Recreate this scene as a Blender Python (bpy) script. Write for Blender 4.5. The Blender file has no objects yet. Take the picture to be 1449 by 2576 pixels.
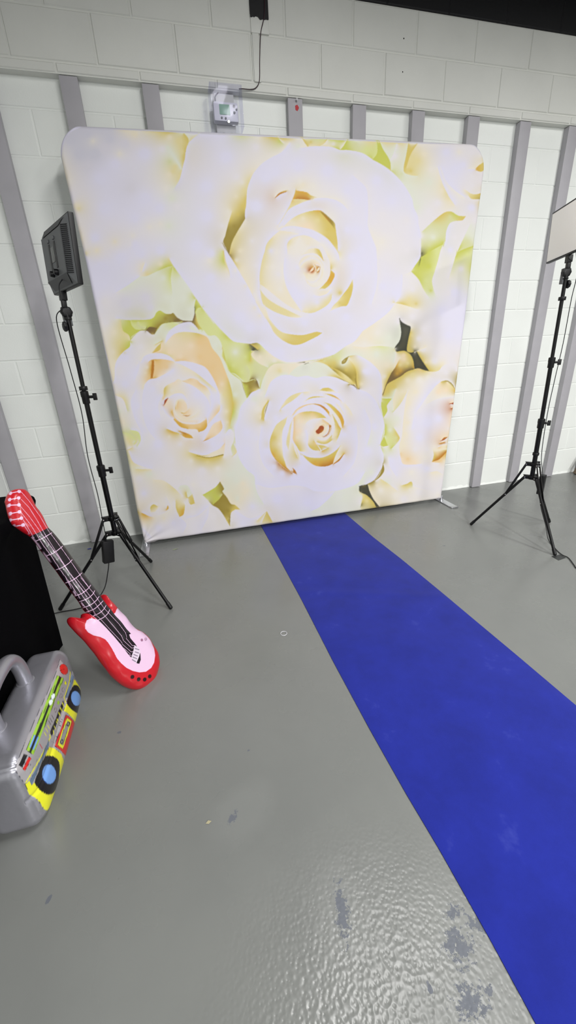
# White rose photo backdrop with studio lights, blue runner, inflatable guitar and boombox
EXPO=.17
PRINTK=.98
LIGHTS=[((.3,-2.2,3.2),.3,1.2,40,(1,.99,.975)),((2.7,-2.1,3.2),.3,1.2,41,(1,.99,.975)),((1.2,-5.8,3.2),.3,1.2,230,(1,.99,.975)),((3.6,-6.,3.2),.3,1.2,170,(1,.99,.975)),((2.2,-9.5,3.2),.3,1.2,430,(1,.99,.975))]
WORLD=.24
TILES=dict(a=(140,300,4.025),b=(420,320,4.025),c=(700,330,4.025),d=(930,340,4.674),e=(180,600,4.025),f=(480,600,4.025),g=(780,600,3.293),h=(260,800,3.6225),i=(560,860,3.293),j=(900,850,5.175),k=(300,1080,4.025),l=(630,560,5.367),m=(660,960,6.0375),n=(300,1270,3.6225))
PAL=dict(W=(216,213,230),w=(221,216,219),i=(225,219,210),c=(226,216,193),y=(219,206,152),Y=(207,186,98),g=(216,218,203),G=(206,207,158),L=(192,195,88),l=(209,213,146),o=(150,131,55),b=(116,94,58),D=(62,62,52),d=(98,94,66),O=(208,162,62),A=(180,118,40),R=(156,72,34),p=(230,211,184),P=(225,194,142),s=(203,201,212),q=(211,207,216),e=(240,232,205))
# (tile, points, colours on the left of travel, colours on the right)
CURVES='''
b|330,60 225,150 195,220 180,320 160,400 130,520 75,620|qWWWq|gyYYyyg
a|1130,280 1200,380 1280,510|gg|gg
a|1300,140 1345,200 1340,260|gg|YYY
e|990,205 1035,285 1150,440 1260,600 1320,700 1440,860|WWWWW|yLgggLll
f|0,530 45,600 110,690 230,840 350,970 430,1040 500,1055 600,1065 680,1060 760,1130 850,1200 950,1245 1050,1250 1150,1240 1300,1220 1440,1180|WWWWWWWWWW|gLllllLllolcciiclYL
g|0,1025 100,1000 200,960 300,890 370,850 420,790 440,765 550,690 650,610 700,540 740,480 765,380 765,300|WWWWWWWW|iYGGiccciiiWww
g|765,300 830,275 880,210 915,150 918,50 918,0|wwWWww|wiLLDGG
d|600,1430 605,1200 575,1050 565,950 520,850 500,750 440,640 360,530 250,420 150,350 30,285|WWWWWWWWWW|YGwwwggggGLLL
c|955,285 850,220 700,190 630,190 540,160 400,150 300,160 230,170|WWWWWWW|LlGLLcyci
b|1240,160 1160,250 1050,310 960,370 880,460 840,540 815,620 805,720 800,800 790,850 790,920|WWWWWWWWWW|iiiiicyyYYo
b|790,930 760,980 700,1080 660,1160 635,1250 630,1290|icyyY|ooooob
b|660,850 620,980 590,1100 570,1160 600,1230 625,1285|yYoooo|ciiiWW
b|1095,710 1140,665 1200,640 1240,630|iiii|AAYw
b|1100,714 1150,678 1210,655|AA|WW
c|175,590 160,650 130,720 100,780 50,870 0,950|YOyyyc|wwWWWW
c|175,602 220,605 290,620 330,650 400,672|ciiii|OOOYi
c|145,690 200,685 260,690 320,695 360,685|OAAAY|yyyyi
c|0,960 100,800 200,740 320,698 360,685 450,675 560,690 640,730 700,790|ccyyiiiiw|WWWWWWWW
c|60,960 120,900 200,850 300,815 400,800 440,810 500,860 570,930 580,980 590,1050 600,1130 605,1210|WWWWWWiiWWWW|ccyyYOooYYYy
c|430,820 490,890 550,960 580,1010|oAoY|YYYY
c|0,1010 60,970 150,960 250,975 350,1000 430,1040 500,1090 560,1160 610,1240 620,1300|iccppyYYyi|WWWWWWWWWW
c|760,450 880,560 905,650 910,850 905,950 950,1080 990,1180 1000,1300 1000,1449|wwwwwiiww|WWWWWWWWW
g|545,90 558,250 550,400 510,540|wwww|WWWW
g|400,150 350,340|WW|WW
l|400,105 300,190 220,290 190,400 160,500 140,600 125,700 125,800 130,880|ccyyyyyyyc|WWWWWWWWW
l|420,112 520,122 640,150|ww|cci
l|500,420 495,350 500,280 560,210 650,180 720,170 800,190 880,230 950,290 1000,370 1040,450 1070,530 1080,620 1075,700 1040,780 980,850 930,900|WWWWWWWWiiccYOOYY|icycccciiwwwwwwwii
l|668,190 640,250 600,350 580,420|ii|ii
l|460,480 445,600 450,700 480,850 540,980 620,1100 690,1200|WWWWWWW|wiicccc
l|700,420 780,360 860,345 920,360 950,400 970,450 985,510|iiwwwww|iiccYYYO
l|700,432 800,412 880,418 930,450 985,510|cccYY|wwwww
l|660,600 655,550 700,480 780,440 860,440 930,480 980,560 1000,640|wwwwww|iccicci
l|672,600 720,545 800,495 870,500 930,530 970,600 980,680 950,760 890,815 820,850 770,820|wwwwwiiiii|cciciicciii
l|720,690 760,760 800,790 860,790 920,740 945,680 940,610 920,570 860,560|cciiiwwww|iwwwwiipp
l|740,760 780,830 850,870 930,860 1000,800|ccii|wwww
l|800,650 830,615 850,600|RO|pp
l|820,665 850,640 858,610|pp|RA
l|890,660 905,620 935,600 930,640 900,665|AAAA|ccc
l|860,560 880,600 885,660 850,700 800,700 780,690|OPccc|wwpppp
l|1085,640 1135,690 1130,740 1080,830 1010,890 960,892 930,905|wWWWWww|YOOOYYc
l|560,900 700,1000|WW|WW
l|1100,980 1090,1040 1040,1110 950,1170 850,1215 760,1220 690,1200|WWWWWWW|yyyyyyc
l|1085,900 1030,960 940,990 860,980|WWW|iccw
l|1380,770 1385,850 1370,950 1340,1040 1300,1120 1230,1130 1150,1160 1080,1190|WWWWWWWW|yYYYYYcc
l|1380,770 1320,880 1250,970 1180,1060 1120,1120 1080,1185|yYYyyc|WWWWWW
l|130,900 150,1030 180,1110 300,1190 420,1240 540,1275 640,1285 700,1275|yyyyyyyci|WWWWWWWW
l|130,900 180,970 250,1040 360,1110 480,1170 600,1230 690,1272|wwwwww|yyyyyyc
l|130,830 200,880 300,960 400,1040 480,1100 580,1160 690,1210 780,1225|yccccciw|wwwwwww
l|60,1060 120,1160 200,1280 280,1400 300,1449|cccyy|WWWWW
l|185,1110 230,1230 260,1300 320,1380 380,1449|wwWWW|iccyy
f|800,820 850,890 930,950 1050,975 1150,975 1270,945 1330,955|WWWWWWW|cyyYYYY
f|790,860 850,960 930,1030 1030,1075 1110,1070 1200,1030 1280,990 1330,955|cyyYYYYY|WWWWWWWW
f|320,50 340,90 385,160 430,230 500,350 560,450 640,600 690,700 750,810|obYcccccc|wWWWWWWWW
f|325,130 340,230 380,330 395,400|Yyyw|lLcw
f|335,130 355,230 390,340 400,400|WWWW|Yyyw
f|640,560 660,640|ii|WW
c|630,185 660,150 700,85|iii|LLL
c|1000,95 1005,200 990,245 955,285|LLLL|llll
c|1025,95 1060,180 1110,260 1135,320 1140,400|ggggg|LLLLY
c|240,70 270,120 300,160|YYY|iii
c|500,80 460,130 420,150|iii|Yyy
b|1120,90 1150,140 1180,165|iii|GLG
d|455,90 430,230 400,380 410,440 480,470 560,480|YYYYyy|gggggg
d|560,100 480,230 430,380|cyy|YYY
d|320,100 290,190 240,300|ww|gg
d|800,380 850,550 930,720 1000,820|WWWW|icyc
d|840,380 900,540 1000,650 1120,730|WWWW|wwii
d|1120,640 1200,690 1280,690 1345,660|wwww|cyYO
d|1160,710 1200,750 1330,752|yYo|www
d|1250,390 1290,350 1370,300|ciy|OYY
d|1255,415 1310,430 1370,390|OYY|www
d|1170,400 1240,400|ii|WW
d|620,1130 760,1000 880,910 960,900 1040,945 1130,955|wwwiww|GGYYLY
d|1130,955 1090,1000 1000,1010 940,1040 900,1130 890,1240 870,1300|wwwWWWW|YYGGGGL
d|600,1435 660,1400 740,1350 870,1280|dLLL|LLll
d|1180,1050 1110,1200 1050,1330 1010,1430|ggGLL|wwwww
d|1030,1380 1100,1340 1250,1290|GGG|LLL
g|1215,105 1190,200 1150,330|LGi|www
g|840,275 900,340 940,420 985,490|LLlg|wwiw
g|1110,30 1080,100 1060,180 1030,280 1010,350 1025,430 1040,470|wwwwwww|Llllllg
g|918,160 915,185 905,240|LL|DL
g|690,530 780,550 900,590|yYyi|iciw
g|1370,55 1300,80 1215,115|LLL|GGG
g|740,660 760,690 800,715 833,735 815,830 803,900 805,935 830,945 860,940|wwiiYYYYYY|DDDDDDDDD
g|880,930 920,1000 960,1060 985,1095|YYYY|DDDD
g|985,1098 940,1090 900,1075 865,1080|YYPp|DDDD
g|865,1080 855,1010 830,960 780,930 715,935 705,900 740,850 755,780 745,700 740,660|OYYYYggggw|DDDDDDDDDD
g|860,940 960,900|Dcc|cii
g|705,905 708,960 695,1020|ii|gg
g|360,890 440,900 560,890 700,900|iiig|cclg
j|330,720 370,600 430,470 490,380 550,260|yYYcc|bbbbOc
j|330,745 380,610 450,560 560,500 640,440 740,405|bbbbbd|YYYYYY
j|740,405 800,395 900,430 1000,440 1060,420 1100,370 1180,340 1270,360 1290,430|DDDYyyiwww|YYycwwwwww
j|700,1180 740,1010 830,870 920,740 1000,640 1080,570|wwWWWW|WWwwiip
j|1080,570 1160,555 1230,600 1285,700|wwwi|YooO
j|1285,720 1230,640 1160,575|Oyp|Yyc
j|900,860 1000,810 1100,780 1270,760|iiii|wwww
j|1200,855 1270,835|pp|RR
j|1205,858 1262,870|RR|ww
j|1215,915 1255,905|pp|RA
j|1085,1340 1120,1300 1165,1290|ppp|RAA
j|1085,1342 1130,1325 1165,1295|RRA|www
j|1065,1370 1130,1355|pp|AA
j|1050,1425 1110,1395 1170,1385|ww|Pcc
j|980,1465 1060,1462 1172,1452|ccc|ccY
j|980,1465 990,1530 968,1612|cYY|www
j|968,1612 1060,1580 1160,1480|AAA|PPO
j|968,1618 1060,1625|P|w
j|550,1500 560,1560 590,1640 700,1650 830,1640|Pppppi|wWWWWWW
j|950,1750 1030,1735 1100,1770|ww|cci
j|655,680 560,850 460,970|www|cyG
j|655,680 620,850 590,1100 575,1280 540,1400 545,1500|cccccc|wwwwww
j|320,790 440,790|gg|LL
j|440,795 380,880 385,950 335,1040|gwww|LLLL
j|305,840 305,900 335,1040|LLL|WWW
j|500,670 460,800 465,940|cc|gg
j|470,1170 520,1250 545,1310 500,1380 440,1440|wwwwg|GYYGL
j|340,1270 365,1340 390,1400|gll|LLL
j|355,1130 345,1260 290,1390|LLL|WWW
j|290,1395 330,1415 390,1403|LLL|www
j|400,1560 420,1680 500,1800|WW|ww
j|330,1630 345,1720 300,1800 225,1862|wwww|oooo
j|328,1630 315,1700 280,1790 215,1862|oooo|wwww
j|300,1835 400,1900 510,1985|wgww|yycc
j|20,1930 60,1915 125,1910|ggg|DDD
j|130,1910 155,2000 205,2100 275,2190|yccc|DDDD
j|235,2195 200,2130 120,2050 25,2000 20,1935|YYYyg|DDDDD
j|40,2010 60,2060 40,2150 40,2220|yyyy|gwww
j|570,1920 640,1900 690,1870 710,1890 715,1930|wwwww|yYYYG
j|715,1930 850,1970 1000,1990|ww|iw
i|205,465 150,540 125,640 100,730 110,850 140,970 200,1060 260,1110 270,1180 290,1260 340,1340|WWWWWWWWWWW|gggWGwgggggg
i|205,465 240,420 310,390|LoYg|WWW
i|310,390 330,320 380,220 440,180 560,180 680,172|LGGGGgid|ggcccci
i|345,650 350,560 385,490|YYY|WWW
i|318,640 330,560 372,490|ccc|YYY
i|350,450 400,330 480,280 550,275 620,290 700,280 770,300 840,285 920,290 1000,320 1060,350 1130,395|gccggggggYoob|WWWWWWWWWWWW
i|550,270 600,220 680,180 760,165 850,185 920,240 990,300 1060,345 1100,350|cciiyYoYyY|ggggggyyy
i|900,215 960,235 1040,290 1095,345|YoooY|YYyyY
i|1045,352 1085,355 1115,388|Yyo|obb
i|1050,356 1085,365 1112,392|bbb|WWW
i|985,165 1010,140 1045,120|ggg|ooo
i|1045,122 1020,170 990,185 985,165|ggg|ooo
i|1045,118 1110,110 1180,140 1250,190 1310,270 1320,400 1310,530|ggccccG|YWWWWWWW
i|1095,350 1120,395|YY|WW
i|1040,130 1100,220 1110,340 1120,390|iyYYY|cYob
i|1130,395 1200,420 1270,490 1320,600 1340,700 1310,850 1335,950 1320,1040 1260,1140 1180,1185 1130,1195|wwwGGlLgoooD|WWWWWWWWWW
i|1130,1195 1130,1240 1160,1290 1140,1370|DyyYD|ggggg
i|165,340 200,460|LLL|gggg
i|165,335 200,335 240,320 280,315 305,380|llgg|ooobo
i|270,1180 400,1210 560,1190 680,1200 760,1235 880,1240 1000,1220 1120,1170 1180,1080|WWWWWWWWW|wwwwqwggg
i|930,1240 880,1300 800,1370 740,1400|ggg|WWW
i|340,1340 300,1270 270,1200|ggg|www
k|1020,530 1060,600 1045,630 1090,690 1130,755 1170,765 1220,808|cggcccci|ooooooYY
k|1220,812 1170,815 1130,850 1120,980|wwww|YYoo
k|1120,980 1090,930 1050,860 1000,800 940,765 890,710 845,665|wwwwwww|YYoooGL
k|845,663 920,620 980,580 1020,530|wwww|LLLo
k|1045,660 1010,710 950,762|oooo|GLLL
k|570,720 575,800 610,887|yYY|wwW
k|610,887 650,860 665,780 660,740|OOYi|wwwww
k|680,640 695,690 740,655|gg|YYy
k|690,700 720,760 760,752|wYY|www
k|740,655 765,745|ww|yYY
k|600,600 620,570 690,570 740,655|www|ggg
k|230,845 300,880 350,890|WWWi|OOPc
k|320,840 315,790 345,760 385,775|wwww|cYYY
k|320,842 360,835 400,790|cc|ww
k|480,800 490,770 500,800 480,820|ww|OO
k|400,870 470,840 520,780 480,690|ww|ii
k|350,510 450,520 560,600 640,680|iwww|ccyi
k|610,885 680,960 650,1040|ww|WW
k|905,780 900,880 840,1010|ww|WW
k|690,900 800,870 905,780|WW|ww
k|1170,815 1320,900 1449,860|ww|WW
k|170,400 260,405 340,405|gww|yyc
k|240,1000 330,1090|ww|WW
n|1345,60 1300,160|Yy|ww
n|1345,60 1395,150|ww|YY
n|1260,140 1340,60|w|y
k|170,830 180,860|Y|Y
h|70,620 100,560 105,440 130,370 180,310 240,260 250,200 330,120 390,115 440,150 465,150|iccccyYLLLLbbY|WWWWWWwwww
h|465,150 500,100 540,55 620,40 700,40|bLLLb|ggglW
h|565,225 575,160 620,100 700,50 790,35 830,60 870,110|iggllbboY|WWWWWWWW
h|870,110 910,110 960,160 1020,160 1070,220 1085,290 1080,340 1110,400 1150,490 1250,570 1275,640 1305,730|lllllllYlLLlooL|ggggggggggggggg
h|570,225 600,190 650,145 720,128 800,130 880,145 950,180 990,270 1060,360 1110,480 1150,590 1175,700 1180,820 1160,960 1150,1010|WWWWWwgggggggGYLGG|cpyyYPPPPPPYYYYYy
h|445,315 490,260 525,228|cii|yYY
h|525,228 515,290 450,318|ppp|YYO
h|470,240 535,205|gg|yY
h|300,420 340,400 370,350 430,325 520,320 600,345 650,390|wiiiPyyp|wWWWWWW
h|410,400 440,380 520,375 600,385 655,400|WWWWW|POPPc
h|440,385 438,460 430,550|AAA|POP
h|462,385 462,460 450,545|PPP|AAA
h|330,400 320,480 290,560|ww|WW
h|655,395 740,390 850,415 930,450 990,530 1030,610 1060,690|PPpPPPPc|WWWWWWW
h|365,650 380,600 420,560 490,545 560,510 640,470|ccPOppwW|WWWWWW
h|650,400 720,430 830,490 930,570 1035,660|WWWWW|wccyyi
h|550,740 552,700 555,640 600,600 650,580 680,555 720,570 800,550 850,560 880,590 950,640 980,700|PcwwwwwwwWWW|pYYcpccPpPPci
h|720,575 820,620 900,680 950,740 970,800 960,870 940,910|PppciwWW|iWWWWWWW
h|552,790 560,750 590,728|WWW|RRR
h|553,795 575,760 590,730|RRR|ppp
h|590,728 650,690 720,690 760,740|iccw|WWWW
h|655,830 655,790 670,750 720,740 755,780 765,830 740,860|wwwwwwp|Occcppp
h|665,830 665,800 680,760|cc|PP
h|710,860 740,862 780,830|ccc|OPp
h|725,885 770,888 790,875|ppp|AAp
h|700,870 760,905 840,880 870,840|iiii|ppci
h|635,840 660,890 720,930 800,935 880,920|iicciw|Ppppw
h|630,850 650,900 700,950 780,968 870,962 938,920|wwwwwww|OPOPPPP
h|940,910 945,980 920,1020 870,1040|WWWW|POOO
h|640,925 700,990 770,1012|OOO|WWW
h|770,1012 850,1015 870,1040|PPO|www
h|580,1010 640,1035 690,1050 720,1075|WWWW|YOYc
h|690,1025 760,1050 800,1070 818,1095|wwww|OAOO
h|818,1097 750,1090 700,1060|www|OOO
h|1065,790 1060,840 1020,890 960,960|WWWW|cPpp
h|910,1125 960,1040 1000,970 1070,930|WWWW|pppp
h|1070,930 1085,1000 1040,1060 970,1100 910,1125|WWWWW|PPpPA
h|780,1220 860,1245 930,1250 1000,1220 1060,1190 1105,1140|WWWWWWW|yYYcccP
h|850,1252 960,1270 1095,1240|Ycc|oooo
h|850,1256 960,1276 1095,1250|ooo|YYY
h|1110,1060 1110,1150 1095,1270|www|Wpc
h|1110,1060 1150,1010 1190,1050 1185,1130 1165,1180 1175,1250|wGggGGg|WWwwwww
h|1190,1150 1215,1220 1180,1262|WWw|Gyy
h|980,700 990,800 950,900|WW|WW
h|1060,690 1065,790|ii|WW
h|100,700 180,740 220,850|cyG|www
h|180,1040 250,1060 300,1120 280,1150|GGy|lll
h|250,1020 320,1040 340,1110 310,1170|WWWw|llll
h|230,1210 270,1310 350,1350 450,1380|WWWW|cyiw
h|220,1200 260,1180|w|y
e|450,810 560,825 650,825 780,820 830,800 860,750 895,730 950,760 1000,765 1030,755 1070,800 1130,830 1225,835|Wqqqqqggggggg|iGLLLLLLLoobbb
e|1225,835 1245,760 1245,680 1260,610|ggggg|bbdLL
e|690,385 760,380 870,330 980,285 1020,280|iyGLL|gggGG
e|715,330 740,250|cc|WW
e|690,385 560,480 450,545|gggw|WWWW
e|1020,290 1005,400 1020,560 1025,740|lggg|Llgg
e|595,830 610,880 650,920 740,925 760,900|lllll|LLLLd
e|675,845 690,880 750,900|ll|GG
e|745,935 790,895 860,905|LLo|bbb
e|500,830 520,930 580,980 600,1050|GLL|yyc
e|600,1000 650,960 690,935|LL|gg
e|840,965 880,900 920,865 1000,850 1120,840|boobbo|lllll
f|45,750 70,850 120,930|llll|bYYL
f|45,750 70,705 120,695|LLL|lll
f|320,1095 360,1250 400,1350 450,1370 530,1440|llLLl|YLlgg
f|320,1100 325,1140|l|Y
f|600,1070 630,1090 680,1130|YYY|ddD
f|680,1132 620,1135|cc|DD
f|680,1130 640,1140 610,1170 640,1220 700,1270 780,1305|dcccccg|LLlGGG
f|615,1135 605,1180 600,1240|cYY|LLL
f|590,1440 600,1350 570,1290|GG|ll
f|1150,1270 1190,1255|ii|dd
f|1150,1275 1192,1261|dd|gg
f|660,1430 620,1425 590,1440|ll|bo
'''
POINTS='''
a|150,200 s 20;250,350 s 20;500,300 q 20;380,220 i 6;320,480 q 15;600,450 W 15;650,350 i 8;800,140 c 12;900,350 W 20;760,700 q 15;450,600 W 20;230,900 y 6;215,880 c 12;130,620 i 8;500,900 W 20;900,800 W 20;1080,300 w 10;1150,180 c 8;1250,220 y 12;1280,330 y 8;1215,480 y 8;1150,560 c 8;1120,700 i 8;1050,900 W 15;800,1000 W 15;1180,800 g 8;300,1360 y 7;420,1330 c 6;600,1240 c 5;780,1180 i 5;950,1090 i 6;1060,1060 i 6;200,1050 w 8;400,1200 W 15;800,1280 W 15
b|600,300 W 20;400,600 W 20;400,900 W 20;300,1200 W 20;100,800 w 8;20,1000 g 8;900,200 w 12;700,500 w 12;760,560 i 6;700,700 c 5;620,850 i 5;560,1000 w 6;780,640 y 6;760,800 Y 5;720,880 Y 5;680,1000 o 4;640,1120 o 4;1000,500 W 20;900,800 W 20;1100,450 W 15;1350,550 i 7;1200,560 w 6;860,1150 w 5;900,1400 w 5;740,1250 c 6;700,1350 i 6;1200,850 i 5;1350,620 c 3;1050,1250 W 6;30,350 G 6;60,450 y 6;430,1350 i 8
c|200,350 W 20;500,400 W 20;350,560 i 8;550,600 w 8;700,600 W 12;800,700 W 12;250,540 c 5;1000,500 W 15;1150,700 W 15;1050,850 w 12;1100,1000 w 12;1050,1120 i 8;1300,900 w 10;1300,1200 w 10;800,1000 W 12;850,1200 W 12;700,1000 W 10;780,120 G 8;900,180 l 8;1060,250 L 6;330,110 Y 4;560,130 w 6;1200,200 g 6;200,150 g 6;250,880 c 6;400,900 y 6;500,1000 Y 5;300,950 p 5;150,1020 i 5;1250,430 G 3
d|300,250 w 8;560,300 y 10;480,420 Y 4;640,220 c 8;720,400 i 8;700,550 g 8;850,650 c 8;950,780 c 5;1000,400 W 15;1100,350 W 10;900,200 W 12;1050,200 i 6;1200,200 w 8;1300,250 i 4;1200,500 w 10;1200,600 w 8;1200,850 W 12;1250,1000 w 10;800,800 w 12;700,900 w 12;620,1020 w 8;800,1080 G 8;950,960 G 5;750,1200 g 8;700,1290 G 5;1000,1200 w 8;950,1350 W 8;1200,1180 g 6;1150,1250 G 5;1150,1400 l 6;800,1390 l 8;460,600 g 6;560,850 g 6
e|600,60 w 8;300,300 W 25;500,200 W 20;300,450 W 20;700,150 W 15;900,120 W 15;550,650 q 20;750,600 q 15;800,700 q 10;350,650 w 15;900,260 c 6;760,350 y 5;950,230 G 4;1130,600 g 12;1200,720 g 8;1090,430 g 5;930,400 g 8;960,600 g 8;350,850 w 10;300,1000 i 10;430,950 c 8;480,1050 y 6;530,1150 Y 4;420,1150 c 8;400,1300 c 8;560,900 L 4;640,870 l 3;800,860 L 5;950,810 o 5;1080,830 b 3;810,930 b 5;1000,1150 p 10;1300,1050 P 10;960,1300 P 6;1300,1200 P 8;700,1100 w 8;550,1200 W 10
f|250,600 W 20;500,800 W 20;200,150 W 15;600,900 W 15;900,1150 W 15;200,400 W 15;450,320 i 5;520,300 c 5;560,480 c 5;650,700 c 4;740,900 W 6;1150,850 W 12;700,780 c 4;250,900 l 8;150,800 l 8;350,1050 l 8;450,1150 g 8;550,1200 l 5;580,1100 L 4;430,1290 l 5;400,1310 L 3;520,1350 l 6;700,1200 c 6;850,1240 i 8;650,1280 G 6;700,1340 G 6;900,1340 y 6;1000,1300 c 6;640,1110 D 3;690,1100 Y 3;250,1080 g 8;1250,1300 g 8
g|350,150 W 12;480,250 W 12;650,150 w 15;700,450 W 8;600,400 W 12;300,650 W 12;150,900 W 12;250,450 Y 6;330,430 Y 4;980,230 L 8;960,350 l 6;1000,430 L 4;850,420 w 8;820,500 y 5;880,540 Y 3;700,600 i 6;850,650 w 10;950,750 w 10;900,830 w 8;870,900 c 5;840,800 y 4;1100,600 W 15;1200,450 W 15;1250,250 w 8;1150,450 w 8;1280,160 G 6;1150,800 W 12;1050,950 w 10;1000,1020 c 6;1100,1040 c 6;560,780 i 8;650,820 g 8;500,830 c 6;550,960 g 8;450,870 i 5;640,1050 c 8;600,1150 i 6;780,1000 p 5;720,1120 O 4;680,1170 b 3;800,1060 Y 4;850,1130 y 8;980,1150 i 8;700,1230 Y 6;300,1090 Y 5;200,1030 Y 4;450,1100 W 8;380,1150 Y 4;500,1250 w 8;120,1010 G 4;240,990 l 3
h|300,500 W 12;200,600 W 12;400,450 i 5;385,500 c 4;520,450 P 6;420,1000 W 20;300,1150 W 15;500,1150 W 15;600,1080 i 4;700,1150 w 6;650,900 W 5;850,700 W 10;620,660 i 5;450,650 W 8;600,1300 w 15;800,1300 i 6;950,1310 y 5;700,350 p 8;800,250 p 8;1000,450 P 8;1100,700 y 6;1080,600 p 6;1120,850 c 6;1130,950 c 4;1200,700 g 8;1230,850 g 6;1160,1000 Y 3;1000,1150 W 8;1020,1020 p 5;850,950 P 2;880,990 P 4;900,1400 w 15;600,1400 w 15;30,450 c 8;50,520 c 5;150,850 g 6;170,950 c 8;220,1100 y 5;160,1080 Y 5;190,1200 c 6;280,1050 l 3;150,1000 G 4;1330,620 o 5;1300,680 L 3;500,600 w 5;1000,750 W 6;720,800 p 4
i|500,230 c 6;750,230 g 12;1000,150 c 6;1200,250 W 10;1250,400 w 8;1150,350 c 5;1200,500 w 8;250,500 w 10;300,550 i 6;320,600 Y 3;200,750 W 12;200,900 W 12;300,800 W 10;600,1130 W 20;450,1300 W 15;700,1330 W 12;1050,1050 W 12;1250,700 W 12;1200,900 W 12;1230,1080 g 6;1020,1290 g 12;900,1340 g 10;1350,480 L 4;1330,820 L 3;120,1150 g 8;180,1250 c 8;50,1100 g 6;150,1300 c 6;50,1400 o 5;230,380 o 5;200,370 L 4;600,330 W 8
j|850,150 w 10;1100,150 w 15;1000,300 w 12;880,320 c 5;1200,300 w 8;600,220 p 6;650,330 y 5;560,430 O 4;460,520 b 3;550,350 y 6;250,200 g 8;350,500 i 5;450,650 Y 4;400,700 Y 4;650,550 c 8;800,550 i 12;950,550 w 10;750,700 c 8;660,850 c 6;650,1100 c 6;620,1250 c 6;600,1400 c 5;1150,450 w 8;1050,700 p 8;1150,680 p 6;1000,850 w 8;900,1100 W 15;1050,1050 W 12;800,1300 W 12;750,1450 w 8;900,1450 w 6;650,1580 P 5;730,1610 p 5;1000,1420 i 4;880,1560 i 6;1040,1520 P 3;1080,1600 P 4;1130,1600 c 5;700,1750 i 8;900,1700 W 8;1100,1850 w 8;800,2000 w 12;500,2050 i 12;300,1980 i 8;600,2100 w 12;250,1920 c 5;420,1200 g 6;420,1330 l 5;500,1300 G 5;510,1050 g 6;340,1560 i 4;380,1450 g 3;450,1600 W 8;480,1700 W 8;400,1750 W 6;120,2120 y 6;80,1960 D 3;580,700 c 5;550,1000 w 5;650,1940 y 3;680,1970 i 5;1050,2050 i 6;900,1880 w 8;1180,1180 w 4;1150,1350 w 3
k|200,500 w 10;300,450 g 8;250,650 W 8;400,1000 W 10;300,950 c 6;450,900 c 4;550,950 W 8;100,500 c 5;130,600 c 4;750,850 w 10;950,880 w 12;1250,950 W 8;1400,930 y 4;1300,880 w 5;1150,450 g 8;1250,550 c 8;1300,620 c 6;1200,700 g 6;1350,780 W 6;1080,250 w 5;1000,400 i 8;850,550 w 12;700,500 w 8;750,560 i 5;600,780 y 5;640,820 O 4;720,710 Y 3;180,850 O 2;250,1050 w 6;350,770 Y 2;450,760 i 3;130,150 y 6;90,300 c 6;110,130 y 5;1100,820 o 5;970,680 L 5;1110,900 y 4;1000,720 L 4
l|300,600 i 8;380,700 w 6;220,600 c 4;400,900 i 6;260,850 c 4;650,600 W 8;600,900 W 8;700,1000 W 10;900,1080 W 6;350,400 i 5;750,1170 c 4;900,1140 c 4;1020,1080 y 3;550,330 i 3;780,280 c 4;700,300 i 4;920,400 Y 3;1100,750 O 3;1050,850 Y 3;740,640 w 3;1200,1080 Y 4;1300,1050 Y 4;320,1150 y 4;200,1050 y 3;1130,620 i 4;1120,500 i 4
'''
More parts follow.
